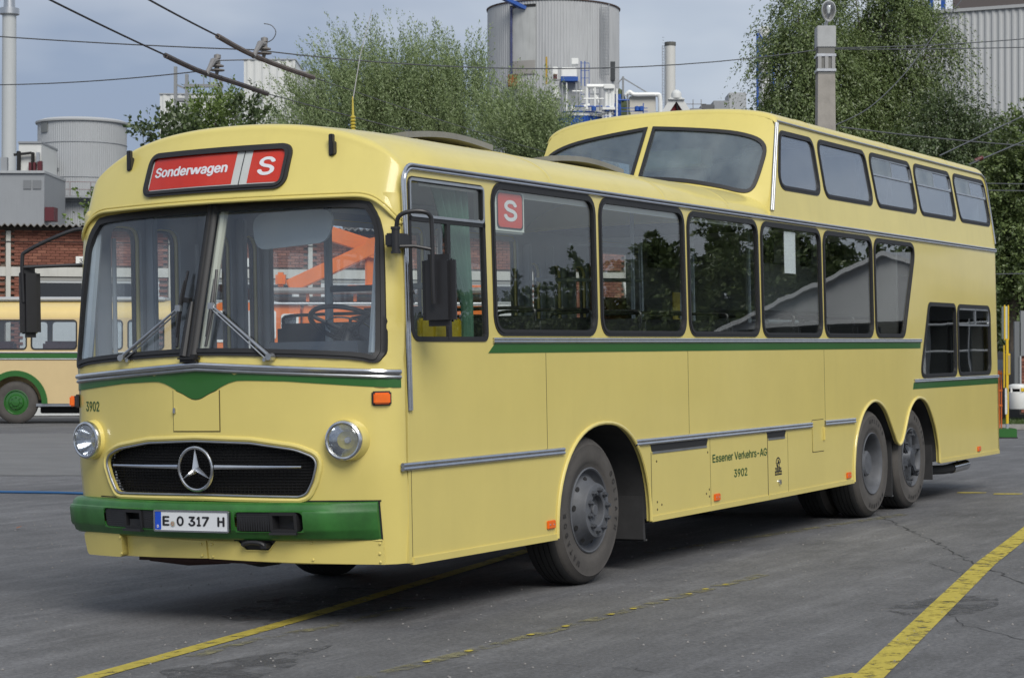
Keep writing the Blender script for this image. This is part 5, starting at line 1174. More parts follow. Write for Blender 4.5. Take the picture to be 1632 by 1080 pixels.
CONM = mat('mast_concrete', (.30, .28, .25), .9, 0, 0, (6, .15), (40, .15), streak=.1)
m_ = MB()
def fr4(w, z): return [(-w, -w, z), (w, -w, z), (w, w, z), (-w, w, z)]
L = []; 
for w, z in ((.20, 0), (.15, 6.55)): L += fr4(w, z)
m_.add(L, [(0, 1, 5, 4), (1, 2, 6, 5), (2, 3, 7, 6), (3, 0, 4, 7), (4, 5, 6, 7)]); m_.build('shaft', CONM, mast)
cl_ = MB(); cl_.box(-.165, .165, -.165, .165, 7.02, 7.40, .012); cl_.build('mast_cap', mat('cap_grey', (.36, .37, .37), .7, 0, 0, (5, .1)), mast)
cl_ = MB(); cl_.box(-.145, .145, -.145, .145, 6.55, 7.02); cl_.build('shaft_neck', mat('neck_dark_grey', (.17, .17, .16), .9), mast)  # neck in a darker grey than the shaft
for z in (6.60, 6.86): cl_ = MB(); cl_.box(-.168, .168, -.168, .168, z, z+.05, .005); cl_.build('steel_band', ALU, mast)
for x in (-.12, 0, .12): MB().box(x-.03, x+.03, -.166, -.14, 6.65, 6.86).build('clamp_bar', mat('clamp_grey', (.30, .30, .29), .7), mast)
a_ = MB(); a_.tube([(0, 0, 7.38), (.03, -.05, 7.52), (.05, -.12, 7.62)], .03, 8); a_.build('lamp_bracket', ALU, mast)
LZ = 7.665
def oval(s_, y, dz=0.): return [(.05+.122*s_*math.cos(a)*(1+.16*math.sin(a)), y, LZ+dz+.185*s_*math.sin(a)) for a in [2*PI*k/28 for k in range(29)]]
h_ = MB(); h_.grid([oval(.93, -.10), oval(1.0, -.095), oval(1.03, -.075), oval(1.0, -.05), oval(.95, .0), oval(.80, .06), oval(.55, .10), oval(.05, .12)]); ho = h_.build('lantern', mat('lantern_grey', (.42, .44, .45), .5), mast, 50)
h_ = MB(); h_.grid([oval(.93, -.10), oval(.86, -.09), oval(.78, -.05), oval(.55, .02), oval(.2, .06), oval(.01, .065)]); h_.build('reflector', mat('lantern_inner', (.42, .42, .41), .35, .3), ho)
h_ = MB(); h_.grid([oval(.72, -.095, .03), oval(.64, -.13, .03), oval(.45, -.165, .03), oval(.2, -.18, .03), oval(.01, -.182, .03)]); h_.build('lamp_cover', LENS, ho, 60)
h_ = MB(); h_.lathe([(0, .10), (.03, .085), (.042, .05), (.03, .0), (.02, -.06), (0, -.06)], (.05, -.07, LZ+.01), (0, 0, 1), 14); h_.build('bulb', WHT, ho)
# ---- industrial plant
def corr_cyl(mb, c, r, z0, z1, n, dep=.03):
    vs = []
    for z in (z0, z1):
        for k in range(n):
            a = 2*PI*k/n; rr_ = r+(dep if (k % 4) < 2 else -dep); vs.append((c[0]+rr_*math.cos(a), c[1]+rr_*math.sin(a), z))
    mb.add(vs, [(k, (k+1) % n, n+(k+1) % n, n+k) for k in range(n)])
def corr_wall(mb, x0, x1, y, z0, z1, pitch, dep):
    n = int((x1-x0)/pitch*4); xs = [x0+(x1-x0)*k/n for k in range(n+1)]
    mb.grid([[(x, y+(dep if (k % 4) < 2 else -dep), z) for k, x in enumerate(xs)] for z in (z0, z1)])
CLAD = mat('pale_grey_cladding', (.36, .375, .385), .5, 0, 0, (.4, .05), streak=.10); CLADW = mat('white_cladding', (.60, .61, .59), .55, 0, 0, (.3, .05), streak=.06)
CLADD = mat('mid_grey_cladding', (.26, .275, .29), .55, 0, 0, (.5, .06), streak=.08); BLU = mat('plant_blue', (.012, .075, .33), .45, 0, 0, (2, .15)); RUST = mat('rusty_steel', (.22, .075, .02), .85, 0, 0, (3, .4)); DRED = mat('dark_red_paint', (.085, .010, .016), .6)
def up(y, d): return CAM.z+(575.5-y)/FPX*d
ch = thing('chimney', 'tall slim pale grey chimney at the left edge', 'chimney', tuple(site((13.5-816)/FPX*150, 150)))
MB().lathe([(.56, 0), (.50, up(18, 150)-.1)], (0, 0, 0), (0, 0, 1), 32).build('flue', mat('chimney_grey', (.44, .46, .46), .6, 0, 0, (.5, .05)), ch)
MB().lathe([(.45, up(18, 150)-.3), (.72, up(18, 150)-.2), (.72, up(13, 150)), (.42, up(13, 150)), (.40, up(-6, 150)), (.36, up(-6, 150))], (0, 0, 0), (0, 0, 1), 32).build('chimney_cap', ALU, ch)
so_ = thing('storage_silo', 'squat grey ribbed silo with red door and balcony at left', 'silo', tuple(site((130.5-816)/FPX*140, 140)), YAW-PI/2)
q = MB(); corr_cyl(q, (0, 0), 2.97, 0, up(199, 140), 480, .012); q.build('silo_wall', CLAD, so_, flat=True)
q = MB(); q.lathe([(2.9, up(200, 140)), (3.12, up(199, 140)), (3.14, up(196.5, 140)), (2.8, up(193, 140)), (0, up(190, 140))], (0, 0, 0), (0, 0, 1), 64); q.build('silo_roof', mat('roof_pale', (.42, .43, .43), .6), so_)
for y in (233, 288, 328): MB().lathe([(3.0, up(y, 140)), (3.02, up(y-.6, 140)), (3.0, up(y-1.2, 140))], (0, 0, 0), (0, 0, 1), 64).build('seam_band', CLADD, so_)
s140 = 140/FPX
def cyl_pt(px, y, cx, R, d): x = (px-cx)/FPX*d; return Vector((x, -math.sqrt(max(0, R*R-x*x)), up(y, d)))
def cyl_patch(name, px0, px1, y0, y1, cx, R, d, m, th=.12, par=None):
    q = MB(); n = 6; rows = [[cyl_pt(px0+(px1-px0)*k/n, y, cx, R, d) for k in range(n+1)] for y in (y0, y1)]
    out = [[p+Vector((p.x, p.y, 0)).normalized()*th for p in r] for r in rows]; q.grid(out); q.grid([rows[0], out[0]]); q.grid([out[1], rows[1]]); q.grid([[r[0] for r in (rows[0], rows[1])], [r[0] for r in (out[0], out[1])]]); q.grid([[r[-1] for r in (rows[0], rows[1])], [r[-1] for r in (out[0], out[1])]])
    return q.build(name, m, par)
cyl_patch('vent_window', 76, 88, 201, 216, 130.5, 2.97, 140, mat('louvre_dark', (.16, .17, .17), .7), .08, so_); cyl_patch('service_door', 77, 90, 243, 270, 130.5, 2.97, 140, DRED, .06, so_)
for y0, px0, px1 in ((277, 62, 108), (322, 62, 199)):
    q = MB(); a0, a1 = [math.asin(max(-.99, min(.99, (p-130.5)/FPX*140/2.97))) for p in (px0, px1)]; n = 16
    ring = [(math.sin(a0+(a1-a0)*k/n), -math.cos(a0+(a1-a0)*k/n)) for k in range(n+1)]; z = up(y0, 140)
    q.grid([[(x*r, y*r, z+dz) for x, y in ring] for r, dz in ((2.98, 0), (3.9, 0), (3.9, .14), (2.98, .14))]); bo = q.build('balcony', CLADD, so_)
    q = MB()
    for h in (.55, 1.05): q.tube([(x*3.88, y*3.88, z+h) for x, y in ring], .025, 5)
    for x, y in ring[::2]: q.tube([(x*3.88, y*3.88, z+.1), (x*3.88, y*3.88, z+1.05)], .025, 5)
    q.build('balcony_rail', mat('rail_red_grey', (.22, .16, .16), .6), bo)
MB().box(-1.95, -1.1, -3.75, -3.1, up(276, 140), up(258, 140), .02).build('equipment_cabinet', CLAD, so_)
lb = thing('plant_building', 'low mid grey clad plant building with two louvres left of the silo', 'building', tuple(site((-120-816)/FPX*128, 128)), YAW-PI/2)
s128 = 128/FPX
q = MB(); q.box(0, 190*s128, 0, 6, 0, up(276, 128)); q.build('wall', CLADD, lb)
MB().box(-.2, 191*s128, -.15, 6, up(276, 128), up(272, 128)).build('roof', CLAD, lb)
for a, b in ((157, 169), (172, 185)): MB().box(a*s128, b*s128, -.06, 0, up(301, 128), up(287, 128)).build('louvre', mat('louvre_grey', (.17, .18, .19), .6), lb)
MB().box(146*s128, 182*s128, .5, 5, up(274, 128), up(226, 128)).build('upper_block', CLADW, lb); MB().box(145*s128, 183*s128, .4, 5.1, up(227, 128), up(224, 128)).build('roof', CLADD, lb)
for a, b, y0, y1, m_ in ((164, 175, 275, 258, DRED), (178, 185, 275, 256, DRED), (168, 172, 272, 242, DARK), (176, 181, 258, 242, ALU), (145, 150, 275, 240, DARK), (119, 130, 275, 250, CLADD)): MB().box(a*s128, b*s128, .1, .45, up(y0, 128), up(y1, 128), .02).build('roof_equipment', m_, lb)
MB().bar((140*s128, .2, up(246, 128)), (168*s128, .2, up(243, 128)), .15, .15).build('pipe_run', DARK, lb)
MB().box(191*s128, 206*s128, -.1, 1, up(352, 128), up(330, 128)).build('red_grille', DRED, lb)
for nm, lab, px0, px1, y0, d in (('clad_tower', 'white clad plant block with flat top left of the willows', 388, 470, 95, 135), ('clad_block', 'lower white clad plant block behind the steel frame', 254, 392, 150, 138)):
    t = thing(nm, lab, 'building', tuple(site((px0-816)/FPX*d, d)), YAW-PI/2); s_ = d/FPX; q = MB()
    corr_wall(q, 0, (px1-px0)*s_, 0, 0, up(y0, d), .5, .03); q.build('wall', CLADW, t, flat=True); MB().box(.01, (px1-px0)*s_-.01, .06, 5, 0, up(y0, d)-.02).build('core', CLADW, t)
    MB().box(-.05, (px1-px0)*s_+.05, -.08, 5, up(y0, d), up(y0-1.5, d)).build('roof_trim', CLAD, t)
    if nm == 'clad_tower': MB().box((410-px0)*s_, (419-px0)*s_, -.3, 0, up(160, d), up(146, d)).build('vent_box', CLADD, t); MB().box((px1-px0)*s_, (px1-px0)*s_+1.5, .5, 5, 0, up(y0+16, d)).build('side_block', CLAD, t)
stf = thing('steel_frame', 'open grey steel frame in front of the lower white block', 'frame', tuple(site((279-816)/FPX*120, 120)), YAW-PI/2); s120 = 120/FPX
STL = mat('frame_steel', (.22, .23, .235), .6)
for x, y0 in ((0, 106), (18, 118), (72, 120)): MB().box(x*s120-.09, x*s120+.09, -.1, .1, 0, up(y0, 120)).build('post', STL, stf)
for y, a, b in ((136, 14, 76), (158, 0, 76), (185, 0, 76)): MB().box(a*s120, b*s120, -.12, .12, up(y+3, 120), up(y-2, 120)).build('beam', STL, stf)
for a, b, c, d_ in ((0, 134, 18, 142), (0, 160, 40, 166), (18, 190, 45, 165), (18, 190, 60, 200)): MB().bar((a*s120, 0, up(b, 120)), (c*s120, 0, up(d_, 120)), .1, .1).build('brace', STL, stf)
for x in (45, 55, 65): MB().box(x*s120-.02, x*s120+.02, -.05, .05, up(135, 120), up(117, 120)).build('rail_post', STL, stf)
# main silo
SILOM = mat('streaked_silo_cladding', (.40, .41, .415), .55, 0, 0, (.25, .06), streak=.24)
ms = thing('storage_silo', 'large pale ribbed silo with rusty streaks and a blue beam', 'silo', tuple(site((882-816)/FPX*125, 125)), YAW-PI/2); s125 = 125/FPX; RS = 105*s125
q = MB(); corr_cyl(q, (0, 0), RS, 0, up(17, 125), 560, .011); q.build('silo_wall', SILOM, ms, flat=True)
MB().lathe([(RS-.1, up(18, 125)), (RS+.06, up(17.5, 125)), (RS+.08, up(15.5, 125)), (RS-.3, up(14.5, 125)), (0, up(14, 125)+.4)], (0, 0, 0), (0, 0, 1), 80).build('silo_rim', mat('rim_rust', (.09, .06, .05), .8, 0, 0, (2, .4)), ms)
rc = cyl_patch('recess_panel', 815, 853, 24, 132, 882, RS, 125, mat('recess_plate', (.42, .43, .42), .7, 0, 0, (.8, .12), streak=.2), .05, ms)
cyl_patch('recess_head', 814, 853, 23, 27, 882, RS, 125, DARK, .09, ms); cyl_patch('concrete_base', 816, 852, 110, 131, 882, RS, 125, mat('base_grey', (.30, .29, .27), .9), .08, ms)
p0 = cyl_pt(803, 15, 882, RS, 125)+Vector((0, -1.4, 0)); p1 = cyl_pt(836, 29, 882, RS, 125)
MB().bar(p0, p1, .42, .20).build('hoist_beam', BLU, ms)
pp_ = MB(); pp_.tube([cyl_pt(815, y, 882, RS+.12, 125) for y in (26, 60, 100, 133)], .07, 8); pp_.build('down_pipe', mat('pipe_blue_rust', (.04, .05, .13), .7, 0, 0, (2, .5)), ms)
MB().box(*[v for p in ((-2.75, -2.2),) for v in p], -RS-.3, -RS+.9, up(152, 125), up(134, 125), .02).build('rusty_box', RUST, ms)
MB().box(cyl_pt(973, 106, 882, RS, 125).x-.18, cyl_pt(973, 106, 882, RS, 125).x+.18, cyl_pt(973, 106, 882, RS, 125).y-.2, cyl_pt(973, 106, 882, RS, 125).y+.3, up(135, 125), up(106, 125)).build('louvre', mat('louvre_black', (.04, .045, .05), .7), ms)
pq = thing('process_plant', 'cluster of white pipes, tanks and blue railings beside the large silo', 'plant', tuple(site((882-816)/FPX*117, 117)), YAW-PI/2); s117 = 117/FPX
def pb(name, x0, x1, y0, y1, dy0, dy1, m, bev=.0): return MB().box((x0-882)*s117, (x1-882)*s117, dy0, dy1, up(y1, 117), up(y0, 117), bev).build(name, m, pq)
pb('yellow_post', 869.5, 872.5, 90, 134, 0, .12, mat('post_yellow', (.40, .26, .03), .6)); pb('grey_column', 892, 924, 128, 185, .3, 1.5, CLAD)
pb('blower_unit', 894, 919, 108, 124, -.3, 1, WHT, .06); pb('unit_tray', 894, 921, 123, 130, -.4, 1, BLU); pb('junction_box', 911, 922, 92, 102, 0, .6, WHT, .02); pb('valve_box', 881, 889, 106, 127, 0, .5, WHT, .02)
for y in (118, 122.5): pb('valve', 882, 888, y, y+3, -.1, .1, DRED)
t = MB(); t.lathe([(0, up(158, 117)), (.28, up(156, 117)), (.30, up(136, 117)), (0, up(132, 117))], ((887-882)*s117, .3, 0), (0, 0, 1), 16); t.build('small_tank', WHT, pq)
t = MB(); t.lathe([(0, up(156, 117)), (.2, up(154, 117)), (.2, up(140, 117)), (0, up(138, 117))], ((866-882)*s117, .3, 0), (0, 0, 1), 16); t.build('small_tank', CLAD, pq)
RAILB = BLU
for px in (926, 939): pb('cage_post', px-.4, px+.4, 100, 180, 0, .03, RAILB)
for y in (100, 112, 124, 150, 165): pb('cage_rail', 926, 939, y-.4, y+.4, 0, .03, RAILB)
for x0, y0, x1, y1, r in ((935, 175, 935, 138, .10), (935, 138, 976, 138, .13), (976, 138, 976, 175, .14), (966, 140, 966, 195, .10), (972, 150, 972, 195, .12), (945, 142, 955, 165, .07), (931, 170, 940, 168, .1)):
    t = MB(); t.tube([((x0-882)*s117, -.2, up(y0, 117)), ((x1-882)*s117, -.2, up(y1, 117))], r, 10); t.build('white_pipe', WHT, pq)
pb('pipe_head', 962, 979, 136, 143, -.5, .3, WHT, .03); pb('pipe_skid', 960, 980, 172, 176, -.5, .4, WHT)
t = MB(); corr_cyl(t, ((925-882)*s117, 1.2), 35*s117*1.02, 0, up(183, 117), 160, .03); t.build('blue_tank', BLU, pq, flat=True)
t = MB(); t.lathe([(35*s117*1.04, up(184, 117)), (35*s117*1.05, up(181, 117)), (1.0, up(177, 117)), (0, up(176, 117))], ((925-882)*s117, 1.2, 0), (0, 0, 1), 40); t.build('tank_top', WHT, pq)
t = MB(); t.tube([((925-882)*s117+35*s117*1.06*math.sin(a), 1.2-35*s117*1.06*math.cos(a), up(178, 117)) for a in [-1.5+3*k/16 for k in range(17)]], .05, 6); t.build('tank_rail', BLU, pq)
for px in (980, 986, 1025): pb('blue_post', px-.7, px+.7, 165, 200, -.3, -.2, BLU)
for y in (173, 178, 186): pb('blue_rail', 962, 1032, y-.5, y+.5, -.3, -.25, BLU)
t = MB(); t.add([((x-882)*s117, yy, up(y, 117)) for yy in (.2, 2) for x, y in ((987, 139), (993, 143), (1012, 198), (987, 198))], [(0, 1, 2, 3), (7, 6, 5, 4), (0, 4, 5, 1), (1, 5, 6, 2), (2, 6, 7, 3), (3, 7, 4, 0)]); t.build('green_hopper', mat('hopper_olive', (.10, .13, .055), .7), pq)
pb('blue_panel', 978, 990, 150, 195, -.1, .3, BLU)
pb('beige_box', 1004, 1046, 152, 185, .3, 2, mat('box_beige', (.52, .50, .44), .6), .03); pb('dark_plinth', 1008, 1060, 176, 200, .6, 2, mat('plinth_grey', (.14, .15, .15), .8))
t = MB(); t.tube(catmull([((998-882)*s117, .1, up(152, 117)), ((1004-882)*s117, .1, up(146, 117)), ((1012-882)*s117, .1, up(150, 117)), ((1046-882)*s117, .1, up(150, 117)), ((1052-882)*s117, .1, up(154, 117)), ((1053-882)*s117, .1, up(180, 117))], 5), .13, 10); t.build('white_pipe', WHT, pq)
pb('gantry_post', 992, 995, 121, 160, .1, .25, STL)
for a, b in (((993, 123), (1036, 149)), ((993, 123), (985, 132))): MB().bar(((a[0]-882)*s117, .2, up(a[1], 117)), ((b[0]-882)*s117, .2, up(b[1], 117)), .06, .06).build('gantry_stay', STL, pq)
rgp = random.Random(3)
for x0, x1, y0, y1, r, m_ in ((896, 896, 132, 180, .05, CLADD), (903, 903, 132, 178, .04, WHT), (912, 930, 146, 146, .05, WHT), (918, 918, 130, 150, .05, CLADD), (905, 960, 170, 170, .04, BLU), (930, 962, 158, 158, .05, WHT), (948, 948, 138, 172, .06, WHT), (956, 956, 140, 176, .05, CLADD), (940, 956, 150, 150, .05, CLADD), (983, 983, 142, 192, .06, WHT), (1000, 1000, 150, 185, .05, STL), (984, 1003, 160, 160, .05, BLU), (880, 898, 128, 128, .04, STL), (926, 926, 98, 138, .03, BLU), (932, 932, 98, 138, .03, BLU), (952, 980, 182, 182, .05, STL)):
    t = MB(); t.tube([((x0-882)*s117, -.25, up(y0, 117)), ((x1-882)*s117, -.25, up(y1, 117))], r, 8); t.build('service_pipe', m_, pq)
for x in (912, 946, 968, 1015, 1022): t = MB(); t.lathe([(.0, up(178, 117)), (.14, up(177.5, 117)), (.14, up(171, 117)), (0, up(169.5, 117))], ((x-882)*s117, -.35, 0), (0, 0, 1), 12); t.build('motor', BLU if x > 940 else WHT, pq)
sld = MB()
for dx in (0, .45): p = cyl_pt(955, 60, 882, RS+.2, 125); sld.tube([(p.x+dx, p.y, up(130, 125)), (p.x+dx, p.y, up(20, 125))], .03, 5)
for kk in range(46): z = up(130, 125)+kk*.09*.98; sld.tube([(p.x, p.y, z), (p.x+.45, p.y, z)], .018, 4)
sld.build('silo_ladder', CLADD, ms)
stk = thing('chimney', 'short white stack with a dark top and a ladder right of the silo', 'chimney', tuple(site((1068.5-816)/FPX*130, 130)), YAW-PI/2)
MB().lathe([(.34, 0), (.33, up(70, 130))], (0, 0, 0), (0, 0, 1), 28).build('flue', mat('stack_white', (.56, .56, .53), .6), stk)
MB().lathe([(.345, up(73, 130)), (.36, up(72, 130)), (.36, up(67, 130)), (.3, up(67, 130))], (0, 0, 0), (0, 0, 1), 28).build('chimney_cap', mat('cap_soot', (.12, .12, .11), .9, 0, 0, (5, .4)), stk)
ld = MB()
for x in (-.50, -.38): ld.tube([(x, 0, 10), (x, 0, up(72, 130))], .018, 5)
for k in range(40): z = 15+k*.18; ld.tube([(-.5, 0, z), (-.38, 0, z)], .012, 4)
ld.build('ladder', STL, stk)
dm_ = thing('gable_house', 'white gabled roof end with dark red triangle behind the upper deck', 'building', tuple(site((1078-816)/FPX*105, 105)), YAW-PI/2); s105 = 105/FPX
t = MB()
for a, b in (((-26, 192), (0, 152)), ((26, 192), (0, 152))): t.bar((a[0]*s105, 0, up(a[1], 105)), (b[0]*s105, 0, up(b[1], 105)), .34, .34, (0, 1, 0))
t.build('gable_trim', CLADW, dm_)
t = MB(); t.add([(x*s105, yy, up(y, 105)) for yy in (.1, 3) for x, y in ((-26, 195), (26, 195), (0, 152))], [(0, 1, 2), (5, 4, 3), (0, 3, 4, 1), (1, 4, 5, 2), (2, 5, 3, 0)]); t.build('red_gable', mat('gable_red', (.20, .012, .015), .6), dm_)
MB().box(-26*s105, 26*s105, .1, 3, 0, up(195, 105)).build('wall', CLADD, dm_)
t = MB(); t.lathe([(8*s105, up(157, 105)), (8.2*s105, up(150, 105)), (6.5*s105, up(146, 105)), (3*s105, up(143.5, 105)), (0, up(143, 105))], (0, -.1, 0), (0, 0, 1), 20); t.build('vent_dome', CLADW, dm_); MB().box(-13*s105, 13*s105, -.3, .3, up(160, 105), up(157, 105), .03).build('dome_base', CLADW, dm_)
MB().tube(catmull([(1*s105, -.1, up(164, 105)), (2*s105, -.1, up(174, 105)), (4*s105, -.1, up(177, 105)), (14*s105, -.1, up(177, 105))], 4), .05, 6).build('black_pipe', DARK, dm_)
du = thing('roof_plant', 'row of grey duct boxes on a dark roof left of the birches', 'ducts', tuple(site((1100-816)/FPX*108, 108)), YAW-PI/2); s108 = 108/FPX
for a, b, y0, y1, m_ in ((0, 24, 195, 172, CLADD), (18, 40, 195, 166, mat('duct_dark', (.10, .105, .11), .6)), (37, 62, 195, 160, CLADD), (62, 90, 195, 147, CLAD)): MB().box(a*s108, b*s108, 0, 2, up(y0, 108), up(y1, 108), .03).build('duct_box', m_, du)
MB().box(0, 120*s108, .2, 4, 0, up(193, 108)).build('roof_base', CLADD, du)
for px in (5, 18): MB().box(px*s108-.02, px*s108+.02, 0, .05, up(172, 108), up(158, 108)).build('rail_post', STL, du)
MB().box(-30*s108, 26*s108, 0, .05, up(166, 108), up(165, 108)).build('rail', STL, du)
bt = thing('filter_tower', 'pale cylinder in a blue cross-braced steel frame beside the birches', 'tower', tuple(site((1219-816)/FPX*112, 112)), YAW-PI/2); s112 = 112/FPX
MB().lathe([(10*s112, 8), (10*s112, up(46, 112)), (6*s112, up(42, 112)), (0, up(41, 112))], (0, 0, 0), (0, 0, 1), 24).build('cylinder', CLADW, bt); MB().lathe([(6.5*s112, up(48, 112)), (6.5*s112, up(44, 112)), (0, up(42, 112))], (0, 0, 0), (0, 0, 1), 20).build('blue_cap', BLU, bt)
for x in (-12.5, 12.5): MB().box(x*s112-.06, x*s112+.06, -.4, -.28, 0, up(54 if x < 0 else 60, 112)).build('leg', BLU, bt)
for a, b in (((-10, 55), (7, 80)), ((8, 55), (-9, 80))): MB().bar((a[0]*s112, -.4, up(a[1], 112)), (b[0]*s112, -.4, up(b[1], 112)), .06, .06).build('brace', BLU, bt)
for y in (90, 118): MB().box(-13*s112, 8*s112, -.42, -.34, up(y+.8, 112), up(y-.8, 112)).build('platform_beam', BLU, bt)
HA = site((1380-816)/FPX*86, 86); HB = site((1760-816)/FPX*82, 82); wh = frame_at('clad_hall', 'tall white ribbed hall behind the birches at top right', 'hall', HA, HB); HL = (HB-HA).length
q = MB(); corr_wall(q, 0, HL, 0, 0, up(16, 84), .27, .025); q.build('wall', mat('hall_cladding', (.42, .43, .43), .55, 0, 0, (.3, .04), streak=.05), wh, flat=True)
MB().box(0, HL, .06, 12, 0, up(17, 84)).build('core', CLADD, wh); MB().box(0, HL, -.1, .1, up(16, 84), up(11, 84)).build('parapet', mat('parapet_grey', (.36, .37, .37), .6), wh)
MB().box(3.4, HL, 1.2, 6, up(11, 84), up(-14, 84)).build('roof_house', mat('roof_house_brown', (.10, .085, .08), .7), wh)
for x in (.8, 1.7, 2.5, 3.0): MB().box(x, x+.15, .8, 1.0, up(12, 84), up(-14, 84)).build('blue_column', BLU, wh)
for x in (1.1, 2.0): MB().lathe([(.28, up(12, 84)), (.28, up(-14, 84))], (x+.1, 1.5, 0), (0, 0, 1), 14).build('vessel', CLADD, wh)
# ---- right edge: stop post, bin, shelter, grass
sps = thing('stop_post', 'yellow steel stop post with narrow boards behind the rear of the bus', 'sign post', tuple(site((1605-816)/FPX*41.6, 41.6)), YAW-PI/2); s41 = 41.6/FPX
SY = mat('post_bright_yellow', (.62, .42, .01), .45)
def sb_(name, x0, x1, y0, y1, d0, d1, m, bev=.005): return MB().box((x0-1605)*s41, (x1-1605)*s41, d0, d1, up(y1, 41.6), up(y0, 41.6), bev).build(name, m, sps)
sb_('post', 1603, 1607, 540, 675, -.03, .03, SY); sb_('board_edge', 1600, 1602.5, 486, 542, -.02, .02, SY); sb_('board_edge', 1606, 1608, 486, 542, -.02, .02, SY); bd1 = sb_('board', 1602, 1606.5, 488, 540, .0, .3, mat('board_white_green', (.45, .50, .42), .5)); sb_('timetable_frame', 1605, 1609.5, 563, 597, -.04, .25, SY); sb_('timetable', 1606, 1609, 566, 595, -.045, -.04, mat('timetable_tan', (.35, .27, .12), .6)); sb_('post', 1599, 1601, 550, 618, -.02, .02, SY); sb_('lower_post', 1601.5, 1605.5, 618, 660, -.03, .03, WHT)
sb_('orange_post', 1597, 1599, 590, 682, .3, .36, ORGP); sb_('orange_post', 1601, 1602.5, 590, 682, .3, .36, ORGP)
for y in (594, 621, 645): sb_('orange_rail', 1596, 1603, y, y+3, .29, .37, ORGP)
gb_ = thing('base_block', 'dark green base block at the foot of the stop post', 'block', tuple(site((1606-816)/FPX*41.3, 41.3)), YAW-PI/2)
MB().box(-.25, .16, -.1, .5, 0, .20, .012).build('block', GRN, gb_); MB().box(-.26, .17, -.11, .51, 0, .03).build('foot', DARK, gb_)
bn = thing('litter_bin', 'white litter bin hanging on a post by the grass at right edge', 'bin', tuple(site((1623-816)/FPX*42.5, 42.5)), YAW-PI/2)
t = MB(); t.lathe([(0, .98), (.17, .98), (.185, 1.0), (.20, 1.30), (.20, 1.34)], (0, 0, -.42+.0), (0, 0, 1), 28); t.build('bin_body', WHT, bn, 50)
t = MB(); t.lathe([(.20, 1.40), (.205, 1.44), (.19, 1.48), (.10, 1.50), (0, 1.50)], (0, 0, -.42), (0, 0, 1), 28); t.build('bin_hood', WHT, bn, 50)
t = MB(); t.box(-.16, .16, -.02, .18, .86, 1.04); t.build('bin_opening', DARK, bn)
for a in (-2.6, -1.57, -.5): MB().box(.195*math.cos(a)-.02, .195*math.cos(a)+.02, .195*math.sin(a)-.01, .195*math.sin(a)+.01, .90, 1.0).build('hood_strut', WHT, bn)
MB().box(-.25, -.20, .0, .06, 0, 1.12).build('bin_post', ALU, bn); MB().box(.0, .06, -.22, -.2, .93, 1.0).build('sticker', SY, bn)
sh = thing('waiting_shelter', 'dark grey panelled shelter with brick infill at right edge', 'shelter', tuple(site((1612-816)/FPX*50, 50)), YAW-PI/2); s50 = 50/FPX
def hb_(name, x0, x1, y0, y1, d0, d1, m): return MB().box((x0-1612)*s50, (x1-1612)*s50, d0, d1, max(0, up(y1, 50)), up(y0, 50)).build(name, m, sh)
PGR = mat('panel_grey', (.13, .14, .145), .6)
hb_('back_panel', 1580, 1760, 560, 700, 1.5, 1.6, mat('shelter_dark', (.035, .038, .042), .6)); 
for x0 in (1617, 1627, 1636, 1650, 1670): hb_('wall_panel', x0, x0+8, 495 if x0 > 1625 else 512, 567 if x0 > 1625 else 640, .0, .1, PGR if x0 != 1627 else mat('panel_pale', (.20, .21, .215), .6))
hb_('corner_post', 1624.5, 1627, 567, 650, -.05, .05, mat('post_pale', (.36, .37, .37), .6)); hb_('glass_band', 1590, 1620, 573, 606, 1.3, 1.4, mat('band_bluegrey', (.10, .12, .15), .4))
z = .3; row = 0
while z < up(568, 50):
    x = .25-.06*(row % 2)
    while x < 2.4:
        MB().box(x, x+.235, .05, .12, z, z+.07).build('brick', BRK[random.choice((0, 1, 2))], sh); x += .25
    z += .083; row += 1
hb_('infill_back', 1628, 1770, 567, 660, .10, .2, MORT)
gp = [site((1585-816)/FPX*46.5, 46.5), site(16, 46.5), site(16, 58), site((1540-816)/FPX*58, 58)]
grb = ground_patch('grass_verge', [(p.x, p.y) for p in gp], mat('turf', (.05, .085, .02), .95, 0, 0, (3, .3)), .05, 1.5, None); tag(grb, kind='structure')
gr2 = MB(); rg = random.Random(5)
for _ in range(9000):
    d = 46.6+rg.random()**1.6*6; lo = (1590-816)/FPX*d; r = lo+rg.random()*(13.5-lo); p = site(r, d); p.z = .05; h = .04+rg.random()*.09; a = rg.random()*6.28; e = Vector((math.cos(a), math.sin(a), 0)); b = Vector((rg.gauss(0, .03), rg.gauss(0, .03), h))
    gr2.add([p-e*.012, p+e*.012, p+b], [(0, 1, 2)])
GRA = leafmat('grass_blade', (.045, .085, .018), (.11, .16, .04), .3)
tag(gr2.build('grass', GRA, None, fix=False, flat=True), kind='stuff')
kb = MB()
for k in range(8):
    p = site((1590-816)/FPX*46.4+k*1.0, 46.4); M = Matrix.Translation(p) @ Matrix.Rotation(YAW-PI/2, 4, 'Z'); tag(MB().box(.01, .985, -.06, .06, 0, .13, .012, M).build('kerb_stone', mat('kerb_granite', (.26, .25, .23), .9, 0, 0, (8, .2)), grb))
